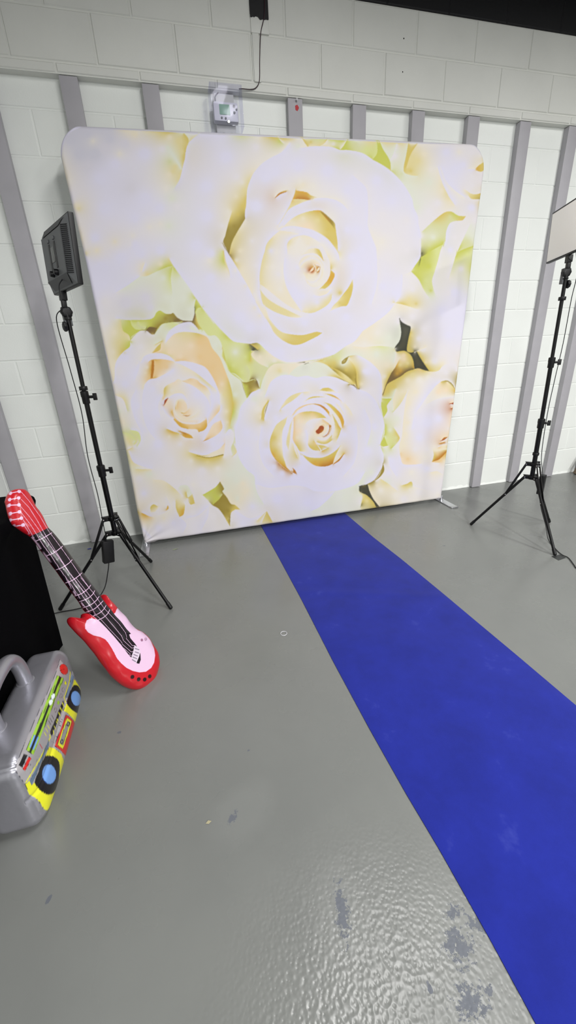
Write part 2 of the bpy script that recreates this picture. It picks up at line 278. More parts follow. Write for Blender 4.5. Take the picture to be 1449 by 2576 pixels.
# second lower rose, drawn in its own tile
CURVES+='''
m|25,560 62,420 98,310|Yoo|WWW
m|260,440 320,330 400,240 500,185 600,162 700,150|WWWWWw|ycyyyc
m|280,420 360,350 440,300 520,240 610,165|yyyyc|WWWWWW
m|875,130 920,100 1000,95 1060,120 1150,175|WWWWWW|yYYYcW
m|875,132 960,145 1050,155 1160,175|YYcc|wwWW
m|640,295 720,240 820,222 960,235|WWWWW|iyYYYi
m|660,290 740,255 850,238 960,236|yYYi|WWWW
m|965,182 1050,195 1130,235 1180,275 1220,310|wWWWW|YOOPi
m|970,190 1040,220 1120,250 1185,290|YYOP|WWWWW
m|445,515 500,440 560,390 640,355 740,335 800,335|WWWWWW|cPPPPO
m|470,510 540,440 620,385 700,355 790,345|PcPPc|WWWWW
m|780,335 880,350 960,400 1010,450 1020,500|WWWWW|AOAOO
m|790,345 870,370 940,420 990,480 1030,540|OAAOp|WWWWW
m|955,318 1040,345 1130,420 1200,500 1240,600 1235,660|WWWWWWW|YYYOOOO
m|960,322 1040,400 1110,480 1170,560 1200,640 1212,695|YYYYOOO|WWWiiiww
m|1140,335 1190,400 1240,480|WW|cc
m|1265,340 1330,420 1370,500|ww|cc
m|470,550 520,500 600,465 700,452 800,455 880,480 940,520 970,550|WWWWWWWW|PcPYYYYYY
m|470,550 475,700 465,880 520,980 570,1055 640,1065|PPPPPYYc|WWWWWWW
m|970,552 850,555 740,575 680,610 655,640|wwwww|YYpcc
m|670,740 700,850 690,940 720,1000 780,1040 880,1055|wwccYYYi|WWWWWw
m|560,1060 600,1100 680,1140 780,1158 900,1155 1000,1120 1100,1060 1190,970|WWWWWWWW|WYYYYYYYy
m|600,1100 660,1170 740,1240 820,1280 920,1290 1000,1278 1065,1250|yYYOOAAA|WWWWWWWW
m|1190,970 1140,1060 1100,1150 1068,1250|iiii|yYYOA
m|1075,1250 1150,1190 1205,1130 1240,1090|cccY|AAAO
m|1085,1255 1170,1200 1240,1100|AAA|WWW
m|790,900 830,965 860,1010 882,1052|wwww|YPYYO
m|905,1052 1000,1000|WW|OYY
m|835,955 870,1000 905,1050|YYY|ww
m|830,960 920,970 1000,1000|www|YYY
m|840,860 900,890 980,880 1050,820|www|ccY
m|830,920 900,945 980,940 1060,890|YYYY|www
m|900,850 980,820 1030,750 1050,690|cccc|iwww
m|375,530 340,560 280,600 210,660 150,780 115,900 115,1010 150,1110 220,1200 300,1280 400,1350 520,1405|cyyyYYYOOOAAA|WWWWWWWWWWWW
m|375,540 350,640 310,730 300,850 305,1000 315,1130 345,1230 370,1300 450,1385|WWWWWWWwww|yyycccyYOA
m|450,1385 470,1360 460,1310|ww|AA
m|460,1310 500,1350 525,1405|WWW|AAAA
m|190,1160 260,1245 350,1322 430,1368|YOOO|AAAA
m|460,570 420,660 390,770 370,880 365,950 395,1035|cycyyc|WWWWWWW
m|395,1035 415,900 425,760 445,640 465,570|yyyyc|iwwww
m|470,930 520,1000 560,1100 575,1200|WWWW|Wwww
m|470,930 490,1040 545,1165|ww|cY
m|545,1165 520,1070 500,1000|ww|yc
m|815,745 850,715 870,680 910,670 935,700 920,750 880,780 845,795 815,770 815,745|ppppppcppp|RRRRRARRR
m|800,750 820,800 860,825 920,800 960,750 965,690 930,650 890,660|PPcccccPP|ccccccc
m|1010,650 1045,670 1045,730 1010,800 960,840 920,840|wwwwww|OAAAAA
m|1010,650 1015,720 990,790 920,840|RARR|wwww
m|920,570 990,620 1040,665|wwi|PPO
m|1000,430 1040,470 1070,540 1095,640|www|iii
m|1060,490 1130,600 1170,680 1200,715|wwwww|YYYYOY
m|1200,715 1170,800 1130,900|WWWW|YYYc
m|1060,500 1090,600 1100,700 1065,850|YYcc|www
m|700,650 760,590 860,570|ww|ww
'''
POINTS+='''
m|550,600 c 5;560,750 p 8;620,800 i 5;530,850 c 5;640,900 w 5;600,600 p 5;700,800 w 5;750,700 w 8;800,600 w 5;760,480 P 5;180,850 Y 5;250,800 y 5;200,1050 Y 5;260,950 c 5;270,1150 Y 4;220,700 y 4;330,1270 O 3;800,1230 O 4;900,1220 O 4;1000,1200 O 4;720,1180 Y 4;1050,1120 Y 3;880,1000 Y 3;780,1000 Y 3;1150,700 Y 4;1120,800 c 3;1150,450 O 3;1180,580 O 3;450,700 w 2;350,800 W 3;1130,1130 w 4;800,400 W 4;950,500 W 3;600,1150 W 3;1320,700 W 8;1250,800 W 6;500,300 W 6;900,200 W 5;200,550 W 6;100,600 w 4;300,1400 W 5
'''
TILES['z']=(0,0,1)
CURVES+="""
z|1225,420 1216,480 1213,500 1206,560 1200,600 1196,618 1193,650 1190,700 1180,800 1165,890 1158,930 1147,985 1144,1020 1138,1060 1130,1120 1125,1150 1113,1252|WWWWWWWWWWWWWWWWW|wwYwggLGWWWwcoippYiww
z|1113,1252 1000,1275 945,1290 800,1310 700,1325 600,1340 500,1352 385,1364 350,1350|wwwwwwwww|wiicogggggwwWwwWwwww
z|350,1350 330,1200 310,1120 298,1060 290,1010 282,960 270,900 250,820 230,730 215,650 207,620 190,550 180,520 160,430 155,390 170,340 205,318|WWW|wiciGicwcciwWWWcwWciss
z|205,318 300,326 345,328 420,332 440,333 470,335 520,338 690,345 705,347 730,348 780,349 820,350 860,353 900,354 940,356 975,358 1020,360 1100,362 1180,361 1215,390|sss|sssciyYgWWWGiYYiGlLgyyyiiwwww
"""
POINTS+="""
i|290,560 i 10;260,480 g 10;320,430 i 6;1090,330 Y 2;1010,300 y 3
"""
CURVES+="""
g|733,705 731,678 737,652|ww|ww
h|365,650 350,760 360,880 400,1010 470,1100|WWWWW|wwwww
h|290,660 250,760 280,900 350,1050|WWWW|wwww
h|530,800 560,860 610,910 640,920|WWWW|wwww
h|540,700 500,800 520,900|ww|WWW
i|320,700 300,850 330,1000 420,1110|WWWW|wwww
i|1110,700 1120,850 1090,1000 1000,1110|wwww|WWWW
i|1180,560 1230,700 1200,850|wwg|WWW
f|0,900 120,960|gg|gg
"""
POINTS+="""
h|500,760 W 10;470,850 W 10;530,830 W 5;250,700 w 10;300,800 W 14
m|850,1360 W 12;600,1310 W 12;1000,1370 W 10;300,1390 W 10;180,1290 W 9;60,1050 W 10;1100,1330 W 8
a|400,350 s 20;550,200 s 12;700,250 q 15;330,150 s 12
"""
import numpy as np
def spline(pts,step=.45):
    P=np.array(pts,float); n=len(P)
    if n==2:
        m=max(2,int(np.hypot(*(P[1]-P[0]))/step)); t=np.linspace(0,1,m)[:,None]; return P[0]*(1-t)+P[1]*t
    Q=np.vstack([2*P[0]-P[1],P,2*P[-1]-P[-2]]); out=[]
    for i in range(n-1):
        p0,p1,p2,p3=Q[i:i+4]; L=np.hypot(*(p2-p1)); m=max(2,int(L/step)); t=np.linspace(0,1,m,endpoint=False)[:,None]
        d0=max(np.hypot(*(p1-p0)),1e-6)**.5;d1=max(L,1e-6)**.5;d2=max(np.hypot(*(p3-p2)),1e-6)**.5
        m1=(p2-p1)+d1*((p1-p0)/d0/d0*d0-(p2-p0)/(d0+d1)) if 0 else ((p1-p0)/d0**2*d1**2*d1+(p2-p1)*d0)/(d0+d1) if 0 else .5*(p2-p0)*min(1,2*L/(np.hypot(*(p2-p0))+1e-9))
        m2=.5*(p3-p1)*min(1,2*L/(np.hypot(*(p3-p1))+1e-9))
        h00=2*t**3-3*t**2+1;h10=t**3-2*t**2+t;h01=-2*t**3+3*t**2;h11=t**3-t**2
        out.append(h00*p1+h10*m1+h01*p2+h11*m2)
    out.append(P[-1:]); return np.vstack(out)
def diffuse(curves,points,tiles,pal,X0,Y0,Wd,Hd,sc=1.0):
    sa=np.zeros((Hd,Wd,3));sw=np.zeros((Hd,Wd))
    pal={k:np.array(v,float)/255 for k,v in pal.items()}
    acc=np.zeros((Hd,Wd,3));wt=np.zeros((Hd,Wd))
    def put(xy,col,w=1.0):
        x=np.round((xy[:,0]-X0)*sc).astype(int);y=np.round((xy[:,1]-Y0)*sc).astype(int)
        m=(x>=0)&(x<Wd)&(y>=0)&(y<Hd)
        np.add.at(acc,(y[m],x[m]),col[m]*w);np.add.at(wt,(y[m],x[m]),w)
    for ln in points.split('\n'):
        if '|' not in ln: continue
        t,b=ln.split('|');ox,oy,s=tiles[t]
        for e in b.split(';'):
            xy,c,r=e.split();x,y=map(float,xy.split(','));r=float(r)*.6*sc+.5
            k=np.arange(-int(r)-1,int(r)+2);gx,gy=np.meshgrid(k,k);m=gx**2+gy**2<=r*r+.5
            P=np.stack([ox+x/s+gx[m]/sc,oy+y/s+gy[m]/sc],1);
            x_=np.round((P[:,0]-X0)*sc).astype(int);y_=np.round((P[:,1]-Y0)*sc).astype(int);q=(x_>=0)&(x_<Wd)&(y_>=0)&(y_<Hd)
            sa[y_[q],x_[q]]+=pal[c];sw[y_[q],x_[q]]+=1
    for ln in curves.split('\n'):
        if '|' not in ln: continue
        t,b,l,r=ln.split('|');ox,oy,s=tiles[t]
        pts=[(ox+float(p.split(',')[0])/s,oy+float(p.split(',')[1])/s) for p in b.split()]
        S=spline(pts,.4/sc); d=np.gradient(S,axis=0);d/=np.maximum(np.hypot(d[:,0],d[:,1]),1e-9)[:,None]
        nrm=np.stack([d[:,1],-d[:,0]],1); u=np.linspace(0,1,len(S))
        for cs,sg in ((l,1),(r,-1)):
            C=np.array([pal[c] for c in cs]); 
            if len(C)==1: C=np.vstack([C,C])
            uu=np.linspace(0,1,len(C)); col=np.stack([np.interp(u,uu,C[:,k]) for k in range(3)],1)
            put(S+nrm*sg*.75/sc,col)
    # pyramid
    lam0=.05;sv=sa/np.maximum(sw,1)[...,None];lv=[(acc,wt,sv*lam0*(sw>0)[...,None],lam0*(sw>0))]
    while min(lv[-1][1].shape)>8:
        a,w,b,c=lv[-1];h,v=w.shape;h2,v2=(h+1)//2,(v+1)//2
        a=np.pad(a,((0,h2*2-h),(0,v2*2-v),(0,0)));w=np.pad(w,((0,h2*2-h),(0,v2*2-v)))
        b=np.pad(b,((0,h2*2-h),(0,v2*2-v),(0,0)));c=np.pad(c,((0,h2*2-h),(0,v2*2-v)))
        a,b=[k.reshape(h2,2,v2,2,3).sum((1,3)) for k in (a,b)];w,c=[k.reshape(h2,2,v2,2).sum((1,3)) for k in (w,c)];lv.append((a,w,b,c))
    img=None
    for i in range(len(lv)-1,-1,-1):
        a,w,b,c=lv[i];h,v=w.shape;c=c[...,None];m=w>0;val=a/np.maximum(w,1e-9)[...,None]
        if img is None: img=np.full((h,v,3),.8)
        else: img=np.repeat(np.repeat(img,2,0),2,1)[:h,:v]
        img[m]=val[m];mm=m[...,None]
        for _ in range(60 if i>1 else 36):
            p=np.pad(img,((1,1),(1,1),(0,0)),mode='edge')
            img=np.where(mm,val,((p[:-2,1:-1]+p[2:,1:-1]+p[1:-1,:-2]+p[1:-1,2:])*.25+b)/(1+c))
    for _ in range(1):
        p=np.pad(img,((1,1),(1,1),(0,0)),mode='edge')
        img=img*.5+(p[:-2,1:-1]+p[2:,1:-1]+p[1:-1,:-2]+p[1:-1,2:])*.125
    return img
import bpy, bmesh, math, random
import numpy as np
from mathutils import Vector, Matrix
random.seed(7); rng=np.random.default_rng(7)
C=bpy.context.scene.collection
sc=bpy.context.scene
# ------------------------------------------------------------ camera
PW,PH=1449,2576
FPX=982.27; YAW,PIT,ROLL=.240683,-.380336,-.0517618
CAM=np.array([-.630602,-2.928400,1.210425])
def basis():
    f=np.array([math.sin(YAW)*math.cos(PIT),math.cos(YAW)*math.cos(PIT),math.sin(PIT)])
    r=np.array([math.cos(YAW),-math.sin(YAW),0.]);u=np.cross(r,f)
    return r*math.cos(ROLL)+u*math.sin(ROLL),-r*math.sin(ROLL)+u*math.cos(ROLL),f
BR,BU,BF=basis()
def proj(P):
    d=np.asarray(P,float)-CAM;z=d@BF
    return np.stack([PW/2+FPX*(d@BR)/z,PH/2-FPX*(d@BU)/z],-1)
cam=bpy.data.cameras.new('camera');co=bpy.data.objects.new('camera',cam);C.objects.link(co)
co.matrix_world=Matrix(((BR[0],BU[0],-BF[0],CAM[0]),(BR[1],BU[1],-BF[1],CAM[1]),(BR[2],BU[2],-BF[2],CAM[2]),(0,0,0,1)))
cam.sensor_fit='VERTICAL';cam.sensor_height=36;cam.lens=FPX/PH*36;cam.clip_start=.02;cam.clip_end=60
sc.camera=co
sc.view_settings.view_transform='Standard';sc.view_settings.look='None';sc.view_settings.gamma=1;sc.view_settings.exposure=EXPO
sc.view_settings.use_curve_mapping=False
# ------------------------------------------------------------ helpers
def lin(c): 
    c=np.asarray(c,float)/255; return np.where(c<=.04045,c/12.92,((c+.055)/1.055)**2.4)
def mat(name,col,rough=.5,metal=0.,spec=.5,coat=0.,bump=None,trans=0.,alpha=1.,ior=1.45,vary=None,sheen=0.):
    m=bpy.data.materials.new(name);m.use_nodes=True;nt=m.node_tree;b=nt.nodes['Principled BSDF']
    b.inputs['Base Color'].default_value=(*lin(col),1);b.inputs['Roughness'].default_value=rough;b.inputs['Metallic'].default_value=metal
    b.inputs['Specular IOR Level'].default_value=spec;b.inputs['Coat Weight'].default_value=coat;b.inputs['Coat Roughness'].default_value=.08
    b.inputs['Transmission Weight'].default_value=trans;b.inputs['IOR'].default_value=ior;b.inputs['Sheen Weight'].default_value=sheen
    if vary or bump:
        geo=nt.nodes.new('ShaderNodeNewGeometry')
    if vary:
        sc_,amt=vary;n=nt.nodes.new('ShaderNodeTexNoise');n.inputs['Scale'].default_value=sc_;n.inputs['Detail'].default_value=4
        nt.links.new(geo.outputs['Position'],n.inputs['Vector'])
        mr=nt.nodes.new('ShaderNodeMapRange');mr.inputs[1].default_value=.3;mr.inputs[2].default_value=.7;mr.inputs[3].default_value=1-amt;mr.inputs[4].default_value=1+amt
        nt.links.new(n.outputs['Fac'],mr.inputs[0])
        mx=nt.nodes.new('ShaderNodeMix');mx.data_type='RGBA';mx.blend_type='MULTIPLY';mx.inputs[0].default_value=1
        mx.inputs[6].default_value=(*lin(col),1);nt.links.new(mr.outputs[0],mx.inputs[7]);nt.links.new(mx.outputs[2],b.inputs['Base Color'])
    if bump:
        sc_,st,ds=bump;n=nt.nodes.new('ShaderNodeTexNoise');n.inputs['Scale'].default_value=sc_;n.inputs['Detail'].default_value=3
        nt.links.new(geo.outputs['Position'],n.inputs['Vector'])
        bp=nt.nodes.new('ShaderNodeBump');bp.inputs['Strength'].default_value=st;bp.inputs['Distance'].default_value=ds
        nt.links.new(n.outputs['Fac'],bp.inputs['Height']);nt.links.new(bp.outputs['Normal'],b.inputs['Normal'])
    return m
def attrmat(name,rough=.5,coat=0.,metal=0.,rough_metal=.3,bump=None,sheen=0.,spec=.5):
    m=mat(name,(200,200,200),rough,coat=coat,bump=bump,sheen=sheen,spec=spec);nt=m.node_tree;b=nt.nodes['Principled BSDF']
    a=nt.nodes.new('ShaderNodeVertexColor');a.layer_name='print';nt.links.new(a.outputs['Color'],b.inputs['Base Color'])
    if metal:
        k=nt.nodes.new('ShaderNodeMath');k.operation='MULTIPLY';k.inputs[1].default_value=metal
        nt.links.new(a.outputs['Alpha'],k.inputs[0]);nt.links.new(k.outputs[0],b.inputs['Metallic'])
    return m
def setcol(me,col):
    a=me.color_attributes.new('print','FLOAT_COLOR','POINT')
    if col.shape[1]==3: col=np.hstack([col,np.ones((len(col),1))])
    a.data.foreach_set('color',col.astype(np.float32).ravel())
def meshobj(name,V,F,m,parent=None,smooth=True):
    me=bpy.data.meshes.new(name)
    V=np.asarray(V,float)
    if isinstance(F,np.ndarray):
        k=F.shape[1];me.vertices.add(len(V));me.vertices.foreach_set('co',V.ravel().astype(np.float32))
        me.loops.add(F.size);me.loops.foreach_set('vertex_index',F.ravel().astype(np.int32))
        me.polygons.add(len(F));me.polygons.foreach_set('loop_start',(np.arange(len(F))*k).astype(np.int32));me.polygons.foreach_set('loop_total',np.full(len(F),k,np.int32))
        me.update(calc_edges=True);me.validate()
    else: me.from_pydata([tuple(v) for v in V],[],F);me.update()
    me.polygons.foreach_set('use_smooth',[smooth]*len(me.polygons))
    me.materials.append(m);o=bpy.data.objects.new(name,me);C.objects.link(o)
    if parent: o.parent=parent;o.matrix_parent_inverse=Matrix.Translation(-parent.location) if parent.type=='EMPTY' and parent.parent is None else Matrix()
    return o
def empty(name,loc,label,cat,group=None):
    o=bpy.data.objects.new(name,None);C.objects.link(o);o.location=loc;o.empty_display_size=.05;o['label']=label;o['category']=cat
    if group:o['group']=group
    return o
def tag(o,label,cat,group=None):
    o['label']=label;o['category']=cat
    if group:o['group']=group
    return o
class MB:
    def __init__(s): s.V=[];s.F=[]
    def add(s,V,F):
        n=len(s.V);s.V+=[tuple(v) for v in V];s.F+=[tuple(i+n for i in f) for f in F];return s
    def box(s,lo,hi,bev=0.,R=None,o=(0,0,0)):
        lo=np.array(lo,float);hi=np.array(hi,float);bm=bmesh.new();bmesh.ops.create_cube(bm,size=1)
        for v in bm.verts: v.co=Vector([(lo[i]+hi[i])/2+v.co[i]*(hi[i]-lo[i]) for i in range(3)])
        if bev>0: bmesh.ops.bevel(bm,geom=bm.edges[:],offset=bev,segments=2,affect='EDGES',profile=.6)
        bm.verts.index_update();V=[np.array(v.co) for v in bm.verts];F=[[v.index for v in f.verts] for f in bm.faces];bm.free()
        if R is not None: V=[R@v+np.array(o) for v in V]
        return s.add(V,F)
    def tube(s,pts,r,seg=12,caps=True):
        P=[np.array(p,float) for p in pts];n=len(P);rr=r if hasattr(r,'__len__') else [r]*n
        T=[]
        for i in range(n):
            t=P[min(i+1,n-1)]-P[max(i-1,0)];T.append(t/(np.linalg.norm(t)+1e-12))
        a=np.array([0,0,1.]) if abs(T[0][2])<.9 else np.array([1.,0,0]);V=[]
        for i in range(n):
            a=a-T[i]*(a@T[i]);a/=np.linalg.norm(a);b=np.cross(T[i],a)
            for k in range(seg): th=2*math.pi*k/seg;V.append(P[i]+rr[i]*(a*math.cos(th)+b*math.sin(th)))
        F=[(i*seg+k,i*seg+(k+1)%seg,(i+1)*seg+(k+1)%seg,(i+1)*seg+k) for i in range(n-1) for k in range(seg)]
        if caps: F+=[tuple(range(seg))[::-1],tuple((n-1)*seg+k for k in range(seg))]
        return s.add(V,F)
    def lathe(s,o,ax,prof,seg=24,lob=0,la=0.):
        o=np.array(o,float);ax=np.array(ax,float);ax/=np.linalg.norm(ax);a=np.array([0,0,1.]) if abs(ax[2])<.9 else np.array([1.,0,0]);a-=ax*(a@ax);a/=np.linalg.norm(a);b=np.cross(ax,a);V=[]
        for h,r in prof:
            for k in range(seg):
                th=2*math.pi*k/seg;q=r*(1+la*math.cos(lob*th)) if lob else r;V.append(o+ax*h+q*(a*math.cos(th)+b*math.sin(th)))
        n=len(prof);F=[(i*seg+k,i*seg+(k+1)%seg,(i+1)*seg+(k+1)%seg,(i+1)*seg+k) for i in range(n-1) for k in range(seg)]
        F+=[tuple(range(seg))[::-1],tuple((n-1)*seg+k for k in range(seg))];return s.add(V,F)
    def build(s,name,m,parent=None,smooth=True,ang=40):
        o=meshobj(name,s.V,s.F,m,parent,smooth)
        bm=bmesh.new();bm.from_mesh(o.data);bmesh.ops.recalc_face_normals(bm,faces=bm.faces[:])
        for e in bm.edges:
            if len(e.link_faces)==2 and e.calc_face_angle(0)>math.radians(ang): e.smooth=False
        bm.to_mesh(o.data);bm.free();return o
def smoothpath(P,n=8):
    P=np.array(P,float);Q=np.vstack([2*P[0]-P[1],P,2*P[-1]-P[-2]]);out=[]
    for i in range(len(P)-1):
        p0,p1,p2,p3=Q[i:i+4]
        for t in np.linspace(0,1,n,endpoint=False):
            out.append(.5*((2*p1)+(-p0+p2)*t+(2*p0-5*p1+4*p2-p3)*t*t+(-p0+3*p1-3*p2+p3)*t**3))
    out.append(P[-1]);return out
# ------------------------------------------------------------ materials
M=dict(
 wall=mat('painted_block_white',(232,235,231),.42,bump=(130,.35,.0016),vary=(3.,.02)),
 wallup=mat('painted_block_grey_white',(212,213,207),.5,bump=(150,.3,.0012),vary=(4.,.03)),
 black=mat('black_paint',(14,14,17),.55,bump=(60,.3,.002)),
 batten=mat('grey_painted_wood',(170,168,173),.5,bump=(40,.15,.001),vary=(9.,.04)),
 blk=mat('black_metal',(8,8,10),.36,spec=.35),
 blkp=mat('black_plastic',(13,13,15),.45,spec=.4),
 char=mat('charcoal_plastic',(86,88,90),.42),
 chard=mat('dark_plastic_inset',(56,57,59),.5),
 steel=mat('steel',(190,190,192),.25,metal=1.),
 alu=mat('brushed_aluminium',(205,206,210),.28,metal=.9),
 cloth=mat('black_cloth',(5,5,7),.95,spec=.06,bump=(400,.2,.001)),
 diff=mat('light_diffuser',(250,247,243),.35),
 white=mat('white_plastic',(225,225,232),.35),
 lcd=mat('lcd_green',(150,186,165),.3),
 clear=mat('clear_acrylic',(238,238,252),.04,trans=1.,ior=1.3),
 btn=mat('grey_button',(120,122,126),.4),
 cable=mat('black_cable',(22,22,25),.45),
 wire=mat('dark_red_wire',(52,30,38),.5),
 wood=mat('brown_wood',(96,82,66),.55,vary=(12.,.2)),
 tape=mat('black_tape',(48,50,50),.4),
)
def clear_mat():
    m=bpy.data.materials.new('clear_plastic');m.use_nodes=True;nt=m.node_tree;nt.nodes.remove(nt.nodes['Principled BSDF']);out=nt.nodes['Material Output']
    t=nt.nodes.new('ShaderNodeBsdfTransparent');t.inputs[0].default_value=(.95,.95,.98,1);g=nt.nodes.new('ShaderNodeBsdfGlossy');g.inputs['Roughness'].default_value=.06;g.inputs[0].default_value=(.9,.9,1,1)
    lw=nt.nodes.new('ShaderNodeLayerWeight');lw.inputs[0].default_value=.35;mx=nt.nodes.new('ShaderNodeMixShader');k=nt.nodes.new('ShaderNodeMath');k.operation='MULTIPLY_ADD';k.inputs[1].default_value=.14;k.inputs[2].default_value=.0
    nt.links.new(lw.outputs['Fresnel'],k.inputs[0]);nt.links.new(k.outputs[0],mx.inputs[0]);nt.links.new(t.outputs[0],mx.inputs[1]);nt.links.new(g.outputs[0],mx.inputs[2]);nt.links.new(mx.outputs[0],out.inputs['Surface']);return m
M['clear']=clear_mat()
def carpet_mat():
    m=mat('blue_felt',(30,38,148),.95,spec=.12,sheen=.12,bump=(900,.4,.0008));nt=m.node_tree;b=nt.nodes['Principled BSDF']
    geo=[n for n in nt.nodes if n.type=='NEW_GEOMETRY'][0]
    n=nt.nodes.new('ShaderNodeTexNoise');n.inputs['Scale'].default_value=5.5;n.inputs['Detail'].default_value=5;n.inputs['Roughness'].default_value=.65
    nt.links.new(geo.outputs['Position'],n.inputs['Vector'])
    r=nt.nodes.new('ShaderNodeValToRGB');e=r.color_ramp.elements
    e[0].position=.35;e[0].color=(*lin((28,38,128)),1);e[1].position=.62;e[1].color=(*lin((31,42,141)),1)
    k=e.new(.72);k.color=(*lin((48,58,150)),1)
    nt.links.new(n.outputs['Fac'],r.inputs[0]);nt.links.new(r.outputs[0],b.inputs['Base Color']);return m
M['carpet']=carpet_mat()
def floor_mat():
    m=bpy.data.materials.new('grey_epoxy_floor');m.use_nodes=True;nt=m.node_tree;b=nt.nodes['Principled BSDF'];N=nt.nodes.new;Lk=nt.links.new
    geo=N('ShaderNodeNewGeometry');sep=N('ShaderNodeSeparateXYZ');Lk(geo.outputs['Position'],sep.inputs[0])
    def math_(op,a,b_=None):
        n=N('ShaderNodeMath');n.operation=op
        for i,v in enumerate((a,b_)):
            if v is None: continue
            if isinstance(v,(int,float)): n.inputs[i].default_value=v
            else: Lk(v,n.inputs[i])
        return n.outputs[0]
    def noise(s,d=4,r=.6):
        n=N('ShaderNodeTexNoise');n.inputs['Scale'].default_value=s;n.inputs['Detail'].default_value=d;n.inputs['Roughness'].default_value=r;Lk(geo.outputs['Position'],n.inputs['Vector']);return n.outputs['Fac']
    big=noise(1.3,5);fine=noise(70,5,.75);fine2=noise(75,3,.6)
    def blob(x,y,rx,ry,a,amp):
        ca,sa=math.cos(a),math.sin(a);dx=math_('SUBTRACT',sep.outputs[0],x);dy=math_('SUBTRACT',sep.outputs[1],y)
        u=math_('DIVIDE',math_('ADD',math_('MULTIPLY',dx,ca),math_('MULTIPLY',dy,sa)),rx)
        v=math_('DIVIDE',math_('SUBTRACT',math_('MULTIPLY',dy,ca),math_('MULTIPLY',dx,sa)),ry)
        r=math_('SQRT',math_('ADD',math_('MULTIPLY',u,u),math_('MULTIPLY',v,v)))
        return math_('MULTIPLY',math_('MAXIMUM',math_('SUBTRACT',1.,r),0.),amp)
    acc=None
    for t in STAINS:
        o=blob(*t);acc=o if acc is None else math_('MAXIMUM',acc,o)
    thr=math_('GREATER_THAN',math_('ADD',math_('MULTIPLY',acc,.30),math_('MULTIPLY',fine,math_('GREATER_THAN',acc,.001))),.63)
    halo=None
    for t in HALOS:
        o=blob(*t);halo=o if halo is None else math_('MAXIMUM',halo,o)
    cr=N('ShaderNodeValToRGB');e=cr.color_ramp.elements;e[0].position=.3;e[0].color=(*lin((115,117,115)),1);e[1].position=.7;e[1].color=(*lin((124,126,123)),1);Lk(big,cr.inputs[0])
    mh=N('ShaderNodeMix');mh.data_type='RGBA';Lk(math_('MINIMUM',math_('MULTIPLY',halo,.2),.1),mh.inputs[0]);Lk(cr.outputs[0],mh.inputs[6]);mh.inputs[7].default_value=(*lin((158,160,158)),1)
    mx=N('ShaderNodeMix');mx.data_type='RGBA';Lk(thr,mx.inputs[0]);Lk(mh.outputs[2],mx.inputs[6]);mx.inputs[7].default_value=(*lin((96,100,108)),1)
    Lk(mx.outputs[2],b.inputs['Base Color'])
    mr=N('ShaderNodeMapRange');mr.inputs[1].default_value=.35;mr.inputs[2].default_value=.7;mr.inputs[3].default_value=.2;mr.inputs[4].default_value=.36;Lk(noise(2.2,4),mr.inputs[0])
    Lk(math_('ADD',mr.outputs[0],math_('MULTIPLY',thr,.3)),b.inputs['Roughness']);b.inputs['Specular IOR Level'].default_value=.5
    vo=N('ShaderNodeTexVoronoi');vo.feature='SMOOTH_F1';vo.inputs['Scale'].default_value=125;Lk(geo.outputs['Position'],vo.inputs['Vector'])
    # orange peel only where the coat went on thick, near (0,-2.8)
    msk=math_('ADD',blob(-.38,-2.80,.55,.55,0,1.3),.02)
    hgt=math_('ADD',math_('MULTIPLY',math_('MULTIPLY',vo.outputs['Distance'],msk),1.),math_('MULTIPLY',big,.08))
    bp=N('ShaderNodeBump');bp.inputs['Strength'].default_value=1.;bp.inputs['Distance'].default_value=.0016;Lk(hgt,bp.inputs['Height']);Lk(bp.outputs['Normal'],b.inputs['Normal'])
    return m
STAINS=[(-.657,-2.187,.03,.014,.9,1.),(-.436,-2.46,.022,.075,-.25,1.),(-.13,-2.575,.07,.022,-.35,1.),(-.215,-2.585,.05,.05,0,.85),(-.19,-2.535,.04,.02,.2,.8),(-.245,-2.66,.05,.035,0,.9),(-.2,-2.655,.02,.012,0,.8),(-1.118,-2.244,.007,.013,-.6,1.6),(-1.01,-1.797,.01,.008,0,1.3),(-.31,-2.623,.006,.012,0,1.4),(-.58,-2.0,.006,.006,0,1.4),(.9,-.95,.012,.006,0,1.)]
HALOS=[(-.63,-2.18,.13,.09,.5,1.),(-.44,-2.46,.09,.13,0,.8),(-.2,-2.56,.12,.12,0,.7),(-.23,-2.66,.1,.06,0,.7),(-1.2,-2.1,.1,.1,.5,.5)]
M['floor']=floor_mat()
